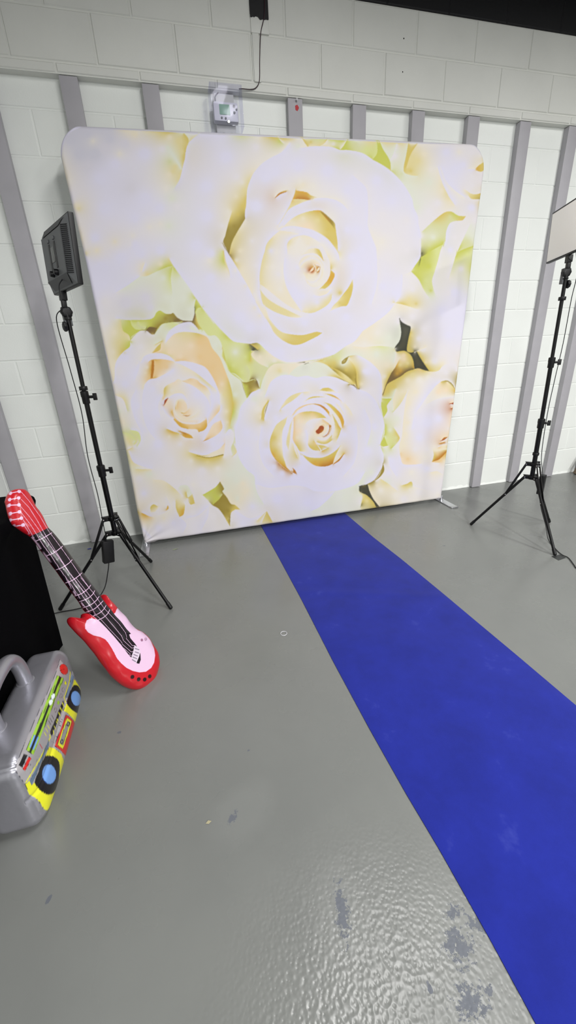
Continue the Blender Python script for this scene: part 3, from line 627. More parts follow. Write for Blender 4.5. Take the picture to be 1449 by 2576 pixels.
# ------------------------------------------------------------ setting
def structure(o): o['kind']='structure';return o
XL=-1.83;XR=6.0;YB=-13.0;ZC=3.6
b=MB();n=40
V=[(XL+(XR-XL)*i/n,YB-(YB-0)*j/n,0) for j in range(n+1) for i in range(n+1)];F=[(j*(n+1)+i,j*(n+1)+i+1,(j+1)*(n+1)+i+1,(j+1)*(n+1)+i) for j in range(n) for i in range(n)]
b.add(V,F);structure(b.build('floor',M['floor']))
b=MB();b.box((XL,YB,ZC),(XR,0,ZC+.05));structure(b.build('ceiling',M['black']))
def blocks(b,u0,u1,z0,z1,rows,L=.4064,g=.006,dep=.0032,fn=None):
    # rows: list of (zlow,zhigh,phase)
    for zl,zh,ph in rows:
        k=math.floor((u0-ph)/L)
        while ph+k*L<u1:
            a=max(ph+k*L,u0);c=min(ph+(k+1)*L,u1);k+=1
            if c-a<.02: continue
            ja,jb,jc,jd=[random.uniform(.7,1.3)*g/2 for _ in range(4)]
            e=.004;o=random.uniform(-.0006,.0006)
            q0=[(a+ja,zl+jb),(c-jc,zl+jb),(c-jc,zh-jd),(a+ja,zh-jd)];q1=[(a+ja+e,zl+jb+e),(c-jc-e,zl+jb+e),(c-jc-e,zh-jd-e),(a+ja+e,zh-jd-e)]
            q=[(a,zl),(c,zl),(c,zh),(a,zh)]
            Vv=[fn(x,z,dep) for x,z in q]+[fn(x,z,dep) for x,z in q0]+[fn(x,z,o) for x,z in q1]
            Ff=[(8,9,10,11)]+[(i,(i+1)%4,4+(i+1)%4,4+i) for i in range(4)]+[(4+i,4+(i+1)%4,8+(i+1)%4,8+i) for i in range(4)]
            b.add(Vv,Ff)
rows=[(0,.0408+.2032,.03)]
for k in range(1,13): rows.append((.0408+k*.2032,min(.0408+(k+1)*.2032,2.65),.03 if k%2==0 else .2332))
# odd course numbers (1,3,5..) counted from the floor carry phase .03
rows=[(a,c,(.2332 if i%2==0 else .03)) for i,(a,c,p) in enumerate(rows)]
b=MB();blocks(b,XL,XR,0,2.65,rows,fn=lambda x,z,d:(x,d,z))
b.box((XL-.02,.02,0),(XR,.12,ZC));structure(b.build('wall_back',M['wall'],smooth=False))
# upper courses stand proud of the lower wall, forming a ledge
b=MB();UF=-.05
blocks(b,XL,XR,0,0,[(2.605,2.6505,.2),(2.6505,2.851,.0),(2.851,3.046,.2)],g=.0075,dep=.0055,fn=lambda x,z,d:(x,UF+d,z))
b.box((XL,UF+.009,2.606),(XR,.03,3.046),.0);b.add([(XL,UF+.0055,2.605),(XR,UF+.0055,2.605),(XR,.02,2.605),(XL,.02,2.605)],[(0,1,2,3)])
structure(b.build('wall_back_upper',M['wallup'],smooth=False))
b=MB();blocks(b,XL,XR,0,0,[(3.046,3.25,.0),(3.25,3.45,.2),(3.45,3.6,0)],fn=lambda x,z,d:(x,UF-.003+d,z));b.box((XL,UF,3.046),(XR,.03,ZC))
structure(b.build('trim_90',M['black'],smooth=False))
b=MB();blocks(b,YB,-.001,0,ZC,[(a,c,.1+p) for a,c,p in rows]+[(2.65,2.851,.1),(2.851,3.046,.3)],fn=lambda y,z,d:(XL-d,y,z));b.box((XL-.12,YB,0),(XL-.02,.1,ZC));structure(b.build('wall_left',M['wall'],smooth=False))
# painted-over conduit chase with a black painted end
b=MB();b.box((.008,UF-.006,2.851),(.108,UF+.01,2.915),.002);b.box((.012,UF-.004,2.652),(.05,UF+.01,2.851),.002);structure(b.build('trim_91',M['wallup']))
b=MB();V=[];K=15
for i in range(K): V.append((.007+.1015*i/(K-1),UF-.008,2.912+random.uniform(-.004,.004)-(.006 if i>6 else 0)))
for i in range(K): V.append((.007+.1015*i/(K-1),UF-.008,3.05))
b.add(V,[(i,i+1,K+i+1,K+i) for i in range(K-1)]);b.box((.007,UF-.0075,2.925),(.1085,UF+.01,3.05));structure(b.build('trim_92',M['black'],smooth=False))
# battens
tn=1
for i in range(-2,17):
    if i==2: continue
    x=-.96938+i*.4064+random.uniform(-.002,.002)
    b=MB();b.box((x-.0442,-.0427,.004),(x+.0442,-.0005,2.602),.0025);o=structure(b.build('trim_%d'%tn,M['batten']));tn+=1
    if i==3: bat3=o
# rough plaster strip at the foot of the wall
b=MB();P=[];n=260
for i in range(n+1):
    x=XL+(XR-XL)*i/n;P.append((x,-.006-random.uniform(0,.004),.0));P.append((x,.003,.03+random.uniform(-.012,.01)))
b.add(P,[(2*i,2*i+2,2*i+3,2*i+1) for i in range(n)]);structure(b.build('baseboard_back',M['wall']))
# ------------------------------------------------------------ carpet runner
L_=[(-.178,-.10),(-.178,-.206),(-.170,-.7),(-.165,-1.218),(-.168,-1.708),(-.164,-2.046),(-.157,-2.27),(-.148,-2.42),(-.143,-2.6),(-.143,-2.8),(-.14,-3.4),(-.13,-4.3)]
R_=[(.508,-.10),(.516,-.194),(.527,-.674),(.548,-1.019),(.561,-1.432),(.566,-1.664),(.572,-1.911),(.576,-2.177),(.58,-2.5),(.58,-2.8),(.585,-3.4),(.59,-4.3)]
ny,nx=240,36;V=[]
for j in range(ny+1):
    y=-.10-4.2*j/ny;xl=np.interp(-y,[-p[1] for p in L_],[p[0] for p in L_]);xr=np.interp(-y,[-p[1] for p in R_],[p[0] for p in R_])
    for i in range(nx+1):
        u=i/nx;e=min(u,1-u);z=.0035+.0012*math.sin(9*y+2*u)*math.sin(5*u+y*1.7)+(.0018*math.exp(-((y+1.15+.3*u)/.03)**2))+.0012*math.sin(23*y+6*u)*(1-4*(u-.5)**2)*.5
        V.append((xl+(xr-xl)*u,y,max(z,.0022) if e>0 else .0025))
nn=len(V);V+=[(v[0],v[1],.0003) for v in V]
F=[(j*(nx+1)+i,(j+1)*(nx+1)+i,(j+1)*(nx+1)+i+1,j*(nx+1)+i+1) for j in range(ny) for i in range(nx)]
for j in range(ny):
    a=j*(nx+1);c=(j+1)*(nx+1);F+=[(a,a+nn,c+nn,c),(a+nx,c+nx,c+nx+nn,a+nx+nn)]
F+=[(i,i+1,i+1+nn,i+nn) for i in range(nx)]+[(ny*(nx+1)+i,ny*(nx+1)+i+nn,ny*(nx+1)+i+1+nn,ny*(nx+1)+i+1) for i in range(nx)]
b=MB();b.add(V,F);tag(b.build('carpet_runner',M['carpet']),'long royal blue felt carpet runner on the grey floor','carpet')
# ------------------------------------------------------------ rose backdrop
img=diffuse(CURVES,POINTS,TILES,PAL,140,300,1100,1080)
def sample(img,xy,X0,Y0,s=1.):
    x=np.clip((xy[:,0]-X0)*s,0,img.shape[1]-1.001);y=np.clip((xy[:,1]-Y0)*s,0,img.shape[0]-1.001);i=x.astype(int);j=y.astype(int);fx=(x-i)[:,None];fy=(y-j)[:,None]
    return img[j,i]*(1-fx)*(1-fy)+img[j,i+1]*fx*(1-fy)+img[j+1,i]*(1-fx)*fy+img[j+1,i+1]*fx*fy
def backdrop():
    YF=-.252;TH=.045;zb=.028
    t=empty('photo_backdrop',(.19,YF+.02,0),'large tension fabric photo backdrop printed with white roses','backdrop')
    nu,nv=660,640
    zl=[.03,.25,.65,1.0,1.42,1.756,1.988,2.12,2.185,2.4];xl=[-1.03,-1.037,-1.03,-1.031,-1.034,-1.036,-1.045,-1.05,-1.052,-1.052]
    zr=[.03,.485,.79,1.16,1.4,1.84,2.1,2.24,2.4];xr=[1.366,1.377,1.392,1.405,1.412,1.418,1.43,1.433,1.433]
    ztop=lambda x:2.321+.0235*(x+.95)
    r=.135;s=np.linspace(0,1,nv+1);H=2.32
    v=np.where(s<.9,s/.9*(1-r/H),1-r/H+r/H*np.sin((s-.9)/.1*math.pi/2)**1.0)
    u=np.linspace(0,1,nu+1)
    VV,UU=np.meshgrid(v,u,indexing='ij')
    inset=np.where(VV>1-r/H,r-np.sqrt(np.maximum(r*r-((VV-(1-r/H))*H)**2,0)),0.)
    zz=zb+VV*(H-zb);a=np.interp(zz,zl,xl)+inset;c=np.interp(zz,zr,xr)-inset
    X=a+(c-a)*UU;Z=zb+VV*(ztop(X)-zb)
    # fabric: rounded over the tube at the rim, tuck at the lower left, faint ripples
    ex=np.minimum(X-a,c-X);ez=np.minimum((ztop(X)-Z),Z-zb);e=np.minimum(ex,ez);rr=.02
    Y=YF+rr*(1-np.sqrt(np.clip(1-(1-np.clip(e/rr,0,1))**2,0,1)))
    d=np.hypot(X+1.03,Z-.03);Y+=.006*np.exp(-d/.12)*np.sin(60*np.arctan2(Z-.03,X+1.04)*.25+2)
    Y+=.0012*np.exp(-(Z-.03)/.25)*np.sin(38*X+9*Z)+.0012*np.exp(-(X+1.05)/.2)*np.sin(30*Z+11*X)
    Zb=np.where((Z<zb+.001)&(X<-.93),Z-.012*np.clip((-.93-X)/.04,0,1),Z);Z=Zb
    V=np.stack([X,Y,Z],-1).reshape(-1,3);col=lin(255*np.clip(sample(img,proj(np.stack([X,np.full_like(X,YF),Z],-1).reshape(-1,3)),140,300),0,1))*PRINTK
    I=np.arange((nu+1)*(nv+1)).reshape(nv+1,nu+1);F=np.stack([I[:-1,:-1],I[:-1,1:],I[1:,1:],I[1:,:-1]],-1).reshape(-1,4)
    rim=np.concatenate([I[0,:],I[1:,-1],I[-1,-2::-1],I[-2:0:-1,0]]);m=len(rim);base=len(V)
    ring=V[rim].copy();ring[:,1]=YF+TH;V=np.vstack([V,ring]);col=np.vstack([col,col[rim]]);k=np.arange(m);k2=(k+1)%m
    F=np.vstack([F,np.stack([rim[k],base+k,base+k2,rim[k2]],-1)])
    cen=len(V);o=meshobj('fabric_print',V,F,M['fabric'],t);setcol(o.data,col)
    # plain back sheet
    b=MB();bk=[tuple(p) for p in ring[::4]];b.add([(p[0],YF+TH-.001,p[2]) for p in bk],[tuple(range(len(bk)))]);b.build('back_cover',M['white'],t)
    # aluminium tube frame showing under the fabric hem, posts and two flat feet
    for x,dx in ((-1.024,0),(1.378,0)):
        f=MB();f.box((x-.03,-.415,.0005),(x+.03,-.02,.0095),.003);ft=f.build('foot_plate',M['alu'],t)
        f=MB();f.tube([(x,-.228,.009),(x,-.228,.045)],.012,14);f.lathe((x,-.228,.009),(0,0,1),[(0,.018),(.005,.018),(.006,.013)],18);f.build('post',M['alu'],t)
        for yy in (-.395,-.04):
            g=MB();g.box((x-.028,yy-.018,.0),(x+.028,yy+.018,.0104),.002);g.build('end_cap',M['white' if 0 else 'steel'],ft)
    f=MB();f.tube([(-1.0,-.228,.04),(1.34,-.228,.04)],.013,12);f.build('frame_tube',M['alu'],t)
M['fabric']=attrmat('printed_stretch_fabric',.62,bump=(1200,.12,.0004),spec=.25,sheen=.05)
backdrop()
# ------------------------------------------------------------ 2D print raster (supersampled)
class Art:
    def __init__(s,x0,y0,w,h,k,base):
        s.x0,s.y0,s.k=x0,y0,k;s.im=np.tile(np.array([*lin(base),1.]),(h*k,w*k,1)).astype(float)
        s.gx,s.gy=np.meshgrid(x0+(np.arange(w*k)+.5)/k,y0+(np.arange(h*k)+.5)/k)
    def _win(s,P,pad):
        k=s.k;x0=max(int((P[:,0].min()-pad-s.x0)*k),0);x1=int((P[:,0].max()+pad-s.x0)*k)+1;y0=max(int((P[:,1].min()-pad-s.y0)*k),0);y1=int((P[:,1].max()+pad-s.y0)*k)+1;return slice(y0,y1),slice(x0,x1)
    def poly(s,P,c,sm=False,alpha=0.,stroke=None,sw=.8):
        P=np.array(P,float)
        if sm: P=np.array(smoothpath(np.vstack([P,P[:1]]),6))[:, :2]
        w=s._win(P,1);gx,gy=s.gx[w],s.gy[w];ins=np.zeros(gx.shape,bool)
        for (xa,ya),(xb,yb) in zip(P,np.roll(P,-1,0)):
            if ya==yb: continue
            cond=((ya>gy)!=(yb>gy))&(gx<(xb-xa)*(gy-ya)/(yb-ya)+xa);ins^=cond
        s.im[w][ins]=[*lin(c),alpha]
        if stroke is not None: s.line(list(P)+[P[0]],stroke,sw)
    def line(s,P,c,wd=1.,alpha=0.,sm=False):
        P=np.array(P,float)
        if sm: P=np.array(smoothpath(P,6))
        for a,b_ in zip(P[:-1],P[1:]):
            w=s._win(np.array([a,b_]),wd);gx,gy=s.gx[w],s.gy[w];d=b_-a;L=max(d@d,1e-9);t=np.clip(((gx-a[0])*d[0]+(gy-a[1])*d[1])/L,0,1)
            s.im[w][np.hypot(gx-a[0]-t*d[0],gy-a[1]-t*d[1])<wd/2]=[*lin(c),alpha]
    def ell(s,c0,rx,ry,rot,c,alpha=0.,stroke=None,sw=.8):
        th=np.linspace(0,2*math.pi,28,endpoint=False);ca,sa=math.cos(rot),math.sin(rot)
        s.poly([(c0[0]+rx*math.cos(t)*ca-ry*math.sin(t)*sa,c0[1]+rx*math.cos(t)*sa+ry*math.sin(t)*ca) for t in th],c,alpha=alpha,stroke=stroke,sw=sw)
    def get(s,xy): return sample(s.im,xy,s.x0,s.y0,s.k)
def tl(P,o): return [(o[0]+x/o[2],o[1]+y/o[2]) for x,y in P]
G1=(0,1220,6.0375);G2=(150,1460,5.367);T3=(0,1630,5.15)
# ------------------------------------------------------------ inflatable guitar
GB=np.array([-.99158,-1.59056,.06]);GA=np.array([-.34814,.243885,.905162]);GW=np.array([.573757,.819026,0]);GN=np.cross(GW,GA)
def unproj(px):
    d=BF+((px[0]-PW/2)/FPX)*BR-((px[1]-PH/2)/FPX)*BU;s=((GB-CAM)@GN)/(d@GN);X=CAM+s*d-GB;return X@GW,X@GA
def inflate(outline,H,Rr,res,zoff=0.,pucker=.0015):
    O=np.array(outline);lo=O.min(0)-res*2;hi=O.max(0)+res*2
    gx=np.arange(lo[0],hi[0],res);gy=np.arange(lo[1],hi[1],res);X,Y=np.meshgrid(gx,gy)
    ins=np.zeros(X.shape,bool);dm=np.full(X.shape,1e9);nx_=X.copy();ny_=Y.copy();ar=np.zeros(X.shape);al=0
    for (xa,ya),(xb,yb) in zip(O,np.roll(O,-1,0)):
        if ya!=yb: ins^=((ya>Y)!=(yb>Y))&(X<(xb-xa)*(Y-ya)/(yb-ya)+xa)
        dx,dy=xb-xa,yb-ya;L=max(dx*dx+dy*dy,1e-12);t=np.clip(((X-xa)*dx+(Y-ya)*dy)/L,0,1);px,py=xa+t*dx,ya+t*dy;d=np.hypot(X-px,Y-py);m=d<dm
        dm[m]=d[m];nx_[m]=px[m];ny_[m]=py[m];ar[m]=(al+t*math.sqrt(L))[m];al+=math.sqrt(L)
    cell=ins[:-1,:-1]&ins[1:,:-1]&ins[:-1,1:]&ins[1:,1:]
    use=np.zeros(X.shape,bool);use[:-1,:-1]|=cell;use[1:,:-1]|=cell;use[:-1,1:]|=cell;use[1:,1:]|=cell
    cnt=np.zeros(X.shape,int);cnt[:-1,:-1]+=cell;cnt[1:,:-1]+=cell;cnt[:-1,1:]+=cell;cnt[1:,1:]+=cell
    bd=use&(cnt<4);X=np.where(bd,nx_,X);Y=np.where(bd,ny_,Y);dm=np.where(bd,0,dm)
    q=1-np.clip(dm/Rr,0,1);h=H*np.sqrt(np.clip(1-q**2.2,0,1))
    h+=pucker*np.sin(ar/.011)*np.exp(-((dm-.014)/.012)**2)
    h=np.where(bd,0,np.maximum(h,0));idx=-np.ones(X.shape,int);idx[use]=np.arange(use.sum());n=use.sum()
    x,y,hh,bb=X[use],Y[use],h[use],bd[use]
    c=np.argwhere(cell);a=idx[c[:,0],c[:,1]];b_=idx[c[:,0],c[:,1]+1];c_=idx[c[:,0]+1,c[:,1]+1];d_=idx[c[:,0]+1,c[:,1]]
    top=np.stack([a,b_,c_,d_],1);bk=np.where(bb,np.arange(n),-1);nb=(~bb).sum();bk[~bb]=n+np.arange(nb)
    bot=bk[top][:,::-1]
    U=np.concatenate([x,x[~bb]]);Vv=np.concatenate([y,y[~bb]]);Hh=np.concatenate([hh,-hh[~bb]])
    return U,Vv,Hh+zoff,np.vstack([top,bot]),n
def guitar():
    pk=(224,190,218);red=(188,26,38);blk=(26,18,24)
    A=Art(-10,1225,420,525,4,red)
    guard=tl([(490,545),(420,525),(380,525),(340,550),(315,600),(320,660),(360,710),(430,750),(520,775),(580,805),(620,850),(660,910),(700,980),(740,1060),(800,1130),(870,1190),(950,1230),(1040,1250),(1130,1240),(1200,1190),(1240,1120),(1255,1020),(1245,930),(1210,830),(1150,750),(1090,695),(1040,682),(1020,665),(960,600),(900,510),(850,430),(800,390),(765,378),(740,400),(720,445),(690,470)],G2)
    A.poly(guard,pk)
    board=tl([(300,400),(430,490),(490,550),(600,660),(700,770),(800,890),(900,1020),(1010,1130),(1040,1135),(1060,1080),(1055,1000),(1030,930),(980,860),(920,790),(900,730),(830,650),(740,520),(640,415),(560,300)],G2)
    A.poly(board,blk)
    N_=Art(-10,1225,420,525,4,(24,16,22));N_.poly(tl([(-40,900),(380,800),(640,1130),(800,1345),(940,1545),(1250,2000),(900,2200)],G1),(120,20,28))      # neck and head design
    N_.poly(tl([(-40,280),(60,180),(110,60),(200,60),(400,60),(480,200),(620,420),(720,660),(660,690),(545,745),(410,800),(300,800),(60,700)],G1),red)
    N_.poly(tl([(410,800),(545,748),(660,690),(720,680),(960,950),(1230,1350),(1560,1800),(1700,2000),(1420,2000),(1140,1760),(1040,1600),(800,1270),(640,1060),(480,840)],G1),blk)
    for X in (A,N_):
        for f in ([(475,882),(600,835),(680,790),(748,748)],[(645,1100),(760,1060),(850,1000),(910,950)],[(798,1308),(900,1275),(1000,1210),(1056,1155)],[(945,1507),(1050,1470),(1150,1400),(1200,1355)],[(1092,1703),(1200,1665),(1290,1595),(1336,1538)]): X.line(tl(f,G1),pk,1.5,sm=True)
        for f in ([(225,303),(330,265),(400,210),(437,153)],[(280,385),(380,345),(450,290),(494,233)],[(330,440),(430,400),(500,340),(550,290)],[(430,490),(500,455),(550,410),(590,350)],[(490,547),(560,510),(610,460),(638,410)]): X.line(tl(f,G2),pk,1.4,sm=True)
        for f in ([(285,135),(400,270),(560,490),(710,740),(860,940),(1010,1150),(1160,1370),(1310,1580)],[(280,245),(400,370),(520,560),(640,770),(760,960),(900,1180),(1060,1420),(1230,1640)],[(265,345),(400,500),(560,720),(680,890),(820,1080),(960,1280),(1110,1480),(1280,1720)],[(285,450),(430,640),(540,800),(620,930),(740,1090),(880,1300),(1020,1490),(1190,1740)],[(310,550),(400,690),(500,830),(640,1040),(780,1240),(920,1450),(1060,1650),(1140,1760)],[(335,645),(440,780),(520,880),(600,985)]): X.line(tl(f,G1),pk,.9)
        for f in ([(245,-20),(420,190),(560,390),(760,600),(850,720),(870,780)],[(180,-20),(360,215),(520,430),(700,640),(800,760),(830,830)],[(105,-20),(300,260),(470,480),(640,670),(790,830),(810,860)],[(50,-20),(240,270),(400,470),(580,650),(700,780),(800,890)]): X.line(tl(f,G2),pk,.8)
        for f in ([(810,870),(930,975),(965,965)],[(835,830),(940,925),(975,915)],[(860,790),(945,890),(985,890)],[(880,1010),(935,1025)],[(830,925),(920,1005)]): X.line(tl(f,G2),pk,.8)
        X.poly(tl([(975,885),(1020,910),(1055,960),(1040,1030),(1000,1125),(960,1100),(930,1060),(960,960)],G2),(214,200,216))
        for f in ([(985,930),(1035,945)],[(985,975),(1030,990)],[(965,1010),(1015,1030)],[(955,1045),(1005,1065)],[(945,1080),(990,1105)]): X.line(tl(f,G2),(125,110,130),2.4)
    for (x,y) in ((255,125),(243,225),(247,330),(255,435),(283,530),(315,630)):
        p=tl([(x,y)],G1)[0];N_.ell(p,4.6,4.2,0,pk);
    for a,c in (((250,125),(130,145)),((240,225),(115,245)),((247,330),(110,330)),((255,435),(130,455)),((283,535),(135,550)),((315,632),(190,640))):
        N_.line(tl([a,c],G1),pk,2.2);p=tl([c],G1)[0];N_.ell(p,3.6,4.6,.3,pk)
    for x,y in ((950,1310),(1035,1343),(1115,1345),(1182,1303)): A.ell(tl([(x,y)],G2)[0],4.6,5.2,.3,(45,14,18))
    A.ell(tl([(1075,815)],G2)[0],4,4.6,0,(208,180,206));A.ell(tl([(1075,815)],G2)[0],3,3.4,0,(150,100,130))
    body=tl([(548,240),(565,195),(610,205),(660,260),(720,330),(770,390),(850,470),(920,560),(990,640),(1050,672),(1110,705),(1190,790),(1260,900),(1310,1000),(1325,1090),(1310,1200),(1285,1300),(1225,1390),(1150,1455),(1050,1478),(950,1462),(850,1410),(740,1320),(640,1200),(560,1090),(480,980),(400,880),(300,770),(200,670),(140,600),(118,540),(132,500),(180,497),(250,507),(295,510),(306,480),(320,445),(430,430),(560,330)],G2)
    neck=tl([(28,280),(60,185),(110,125),(200,97),(300,102),(360,140),(400,190),(440,270),(490,370),(540,430),(590,510),(640,620),(680,690),(745,755),(905,950),(1050,1155),(1195,1355),(1333,1540)],G1)+tl([(440,155),(495,235),(545,300),(590,360),(640,415),(740,530),(840,650),(905,735),(900,780),(870,790),(820,850),(790,880),(700,790),(590,670),(490,560),(400,470),(310,440),(220,305),(160,225)],G2)+tl([(940,1505),(800,1310),(640,1100),(480,880),(400,800),(300,740),(200,670),(135,620),(92,530),(62,430),(42,330)],G1)
    ang=math.atan2(GA[0],1)
    t=empty('inflatable_guitar',(GB[0],GB[1],0),'red and pink inflatable guitar leaning on the black table','toy guitar')
    vin=attrmat('shiny_printed_vinyl',.3,coat=.16,bump=(30,.12,.003));bpy.data.materials['shiny_printed_vinyl']
    def mk(name,outline,H,R,res,zoff,art,sm,parent,puck,base):
        O=np.array([unproj(p) for p in outline]);O=np.array(smoothpath(np.vstack([O,O[:1]]),5))[:-1]
        U,Vv,Hh,F,n=inflate(O,H,R,res,zoff,puck)
        W=GB+U[:,None]*GW+Vv[:,None]*GA+Hh[:,None]*GN
        # design space: coordinates of the print on the flat vinyl
        col=np.array(art.get(proj(GB+U[:,None]*GW+Vv[:,None]*GA+(Hh*.6)[:,None]*GN)));col[:,3]=1
        col[n:,:3]=lin(base)
        o=meshobj(name,W,F,vin,parent);setcol(o.data,col);return o
    mk('body',body,.042,.055,.0011,0.,A,1,t,.0016,red)
    mk('neck',neck,.026,.034,.0010,.022,N_,1,t,.0006,(120,18,26))
    b=MB();p=GB+np.array(unproj(tl([(1075,815)],G2)[0]))[0]*GW+unproj(tl([(1075,815)],G2)[0])[1]*GA+GN*.041;b.lathe(p,GN,[(0,.006),(.002,.006),(.003,.004)],16);b.build('valve',M['valve'],t)
M['valve']=mat('mauve_valve',(176,140,166),.3)
guitar()
# ------------------------------------------------------------ inflatable boombox
def boombox():
    S=(160,160,168);A=Art(-10,1640,240,500,4,S);Y=(221,221,40);K=(20,18,20);DK=(44,42,50);B_=(112,158,222);Gn=(150,196,52);RD=(204,40,34)
    def T(P): return tl(P,T3)
    A.poly(T([(775,150),(720,330),(640,520),(560,700),(450,940),(350,1170),(260,1390),(215,1480),(205,1560),(220,1620),(320,1760),(375,1900),(500,1985),(600,2120),(660,2060),(850,1400),(980,1040),(1085,760),(1120,600),(960,390),(890,280)]),(168,165,168),alpha=.35)
    A.line(T([(775,150),(720,330),(640,520),(560,700),(450,940),(350,1170),(260,1390),(215,1480),(205,1560),(220,1620),(320,1760)]),DK,1.1)
    A.ell(T([(828,278)])[0],9.8,14,-.35,RD,stroke=K,sw=.8);A.line(T([(785,292),(832,275)]),K,.8)
    A.poly(T([(742,355),(828,395),(432,1385),(340,1325)]),Gn,stroke=(40,60,20),sw=.8)
    A.line(T([(740,420),(490,1025)]),(40,60,20),.6);A.line(T([(792,455),(552,1060)]),(40,60,20),.6)
    A.poly(T([(440,1125),(508,1155),(440,1320),(380,1290)]),B_,stroke=(30,50,90),sw=.6)
    A.poly(T([(772,370),(798,382),(408,1358),(378,1340)]),(22,28,20))
    for c in ((690,628),(660,703)): A.ell(T([c])[0],4.6,7.8,.35,(226,236,240),stroke=(70,90,70),sw=.5)
    A.poly(T([(310,1375),(360,1395),(290,1550),(243,1520)]),K);A.poly(T([(375,1410),(410,1430),(325,1595),(295,1570)]),RD,stroke=K,sw=.6)
    A.line(T([(410,1500),(395,1498),(393,1515),(405,1520)]),DK,.6);A.line(T([(400,1530),(418,1535),(415,1550),(398,1543),(400,1530)]),DK,.6)
    A.ell(T([(850,455)])[0],2.8,4.6,-.2,Y,stroke=DK,sw=.4);A.ell(T([(757,710)])[0],3.2,5.4,0,Gn,stroke=DK,sw=.4)
    for c in ((820,540),(790,622),(720,803)): A.ell(T([c])[0],3.1,5.6,.1,(168,165,168),alpha=.35,stroke=(70,60,62),sw=.6)
    for k in range(3):
        x,y=682-22*k,893+36*k;A.line(T([(x-10,y-20),(x+18,y+30)]),(80,72,74),1.6)
    for k in range(3):
        x,y=628-20*k,1026+44*k;A.line(T([(x-12,y-22),(x+12,y+20)]),Y,2.)
    A.line(T([(515,1248),(550,1300)]),(180,30,40),2.6)
    A.line(T([(912,310),(902,420),(862,560),(830,645),(852,712)]),Y,2.1);A.poly(T([(930,340),(958,375),(932,480),(885,640),(855,645),(850,625),(900,480)]),(92,112,136),stroke=(50,60,50),sw=.5)
    A.poly(T([(820,680),(832,740),(772,880),(705,1060),(668,1150),(648,1085),(720,920),(782,760)]),K)
    for a,c in (((808,712),(830,765)),((782,775),(805,820)),((762,838),(782,880)),((728,950),(742,975)),((700,1010),(722,1050)),((690,1070),(698,1120)),((740,920),(752,950))): A.line(T([a,c]),Y,1.9)
    A.poly(T([(965,400),(1000,455),(1055,540),(1095,600),(1105,660),(1090,740),(1060,840),(1015,940),(985,1000),(970,960),(930,900),(870,840),(820,815),(860,720),(910,620),(940,500)]),Y,stroke=(60,60,20),sw=.6)
    A.poly(T([(960,480),(1010,490),(1045,550),(1075,620),(1075,700),(1050,800),(1020,850),(970,830),(910,780),(865,710),(890,620),(930,520)]),K,sm=True)
    A.ell(T([(985,655)])[0],12.2,18.8,-.2,B_,stroke=(30,50,100),sw=.5)
    A.poly(T([(855,865),(900,890),(950,940),(972,985),(985,1060),(930,1220),(850,1400),(790,1330),(705,1270),(780,1070)]),RD,stroke=K,sw=.7)
    A.poly(T([(868,905),(932,950),(880,1120),(815,1310),(745,1255),(800,1090)]),Y,stroke=K,sw=.6);A.poly(T([(875,945),(912,965),(860,1110),(815,1262),(770,1235),(820,1080)]),(140,140,142),stroke=K,sw=.5)
    for c in ((885,985),(800,1215)):
        p=T([c])[0];A.ell(p,3.9,6.2,.3,K);A.ell(p,2.3,3.6,.3,(140,140,138))
    for a,c in (((795,865),(830,885)),((770,920),(820,935)),((760,1000),(800,1015)),((720,1080),(765,1100)),((700,1140),(735,1150)),((665,1210),(700,1230))): A.line(T([a,c]),(60,55,60),.6)
    A.ell(T([(780,968)])[0],3,3,0,(168,165,168),alpha=.35,stroke=(60,55,60),sw=.6)
    A.poly(T([(640,1280),(720,1310),(790,1370),(825,1440),(832,1500),(800,1620),(755,1740),(710,1880),(660,2050),(612,2112),(570,2090),(500,1980),(440,1930),(375,1900),(350,1820),(325,1765),(385,1720),(410,1785),(450,1740),(520,1560),(600,1370)]),Y,stroke=(60,60,20),sw=.6)
    A.line(T([(645,1125),(652,1160),(600,1280),(520,1430),(430,1590),(335,1745)]),Y,2.6);A.line(T([(505,1405),(440,1530),(372,1655)]),(120,130,60),.7)
    A.poly(T([(630,1190),(635,1260),(560,1430),(480,1620),(410,1780),(385,1720),(450,1600),(540,1420)]),(92,112,136),stroke=(50,60,50),sw=.5)
    A.poly(T([(590,1400),(650,1395),(720,1420),(765,1480),(775,1560),(765,1680),(740,1790),(700,1870),(640,1900),(570,1880),(500,1820),(450,1740),(500,1600),(545,1480)]),K,sm=True)
    A.ell(T([(637,1635)])[0],17.6,24.6,-.08,B_,stroke=(30,60,130),sw=.7)
    lo=np.array([-1.302,-2.072,.002]);hi=np.array([-1.168,-1.582,.262]);res=.0028
    N=np.ceil((hi-lo)/res).astype(int);key={};V=[];F=[]
    def vid(i,j,k):
        q=(i,j,k)
        if q not in key: key[q]=len(V);V.append(q)
        return key[q]
    for ax in range(3):
        b1,b2=(ax+1)%3,(ax+2)%3
        st=1
        for side in (0,N[ax]):
            for i in range(N[b1]):
                for j in range(N[b2]):
                    q=[]
                    for di,dj in ((0,0),(1,0),(1,1),(0,1)):
                        c=[0,0,0];c[ax]=side;c[b1]=i+di;c[b2]=j+dj;q.append(vid(*c))
                    F.append(q if side else q[::-1])
    V=np.array(V,float)/N;F=np.array(F);P=lo+V*(hi-lo)
    r=np.array([.036,.05,.045]);inn=np.clip(P,lo+r,hi-r);d=(P-inn)/r;ln=np.linalg.norm(d,axis=1);m=ln>1e-9
    # map each surface point of the box onto the rounded box
    dd=np.zeros_like(d);mx=np.abs(d).max(1);dd[m]=d[m]/ln[m][:,None];Pn=inn+dd*r
    u=(V-.5)*2;nrm=dd.copy();flat=(np.abs(V-.5)>.4999)
    bulge=np.zeros(len(V))
    out=Pn.copy()
    out[:,0]+=.012*np.sign(u[:,0])*(np.abs(u[:,0])>.6)*(1-u[:,1]**4)*(1-u[:,2]**2)
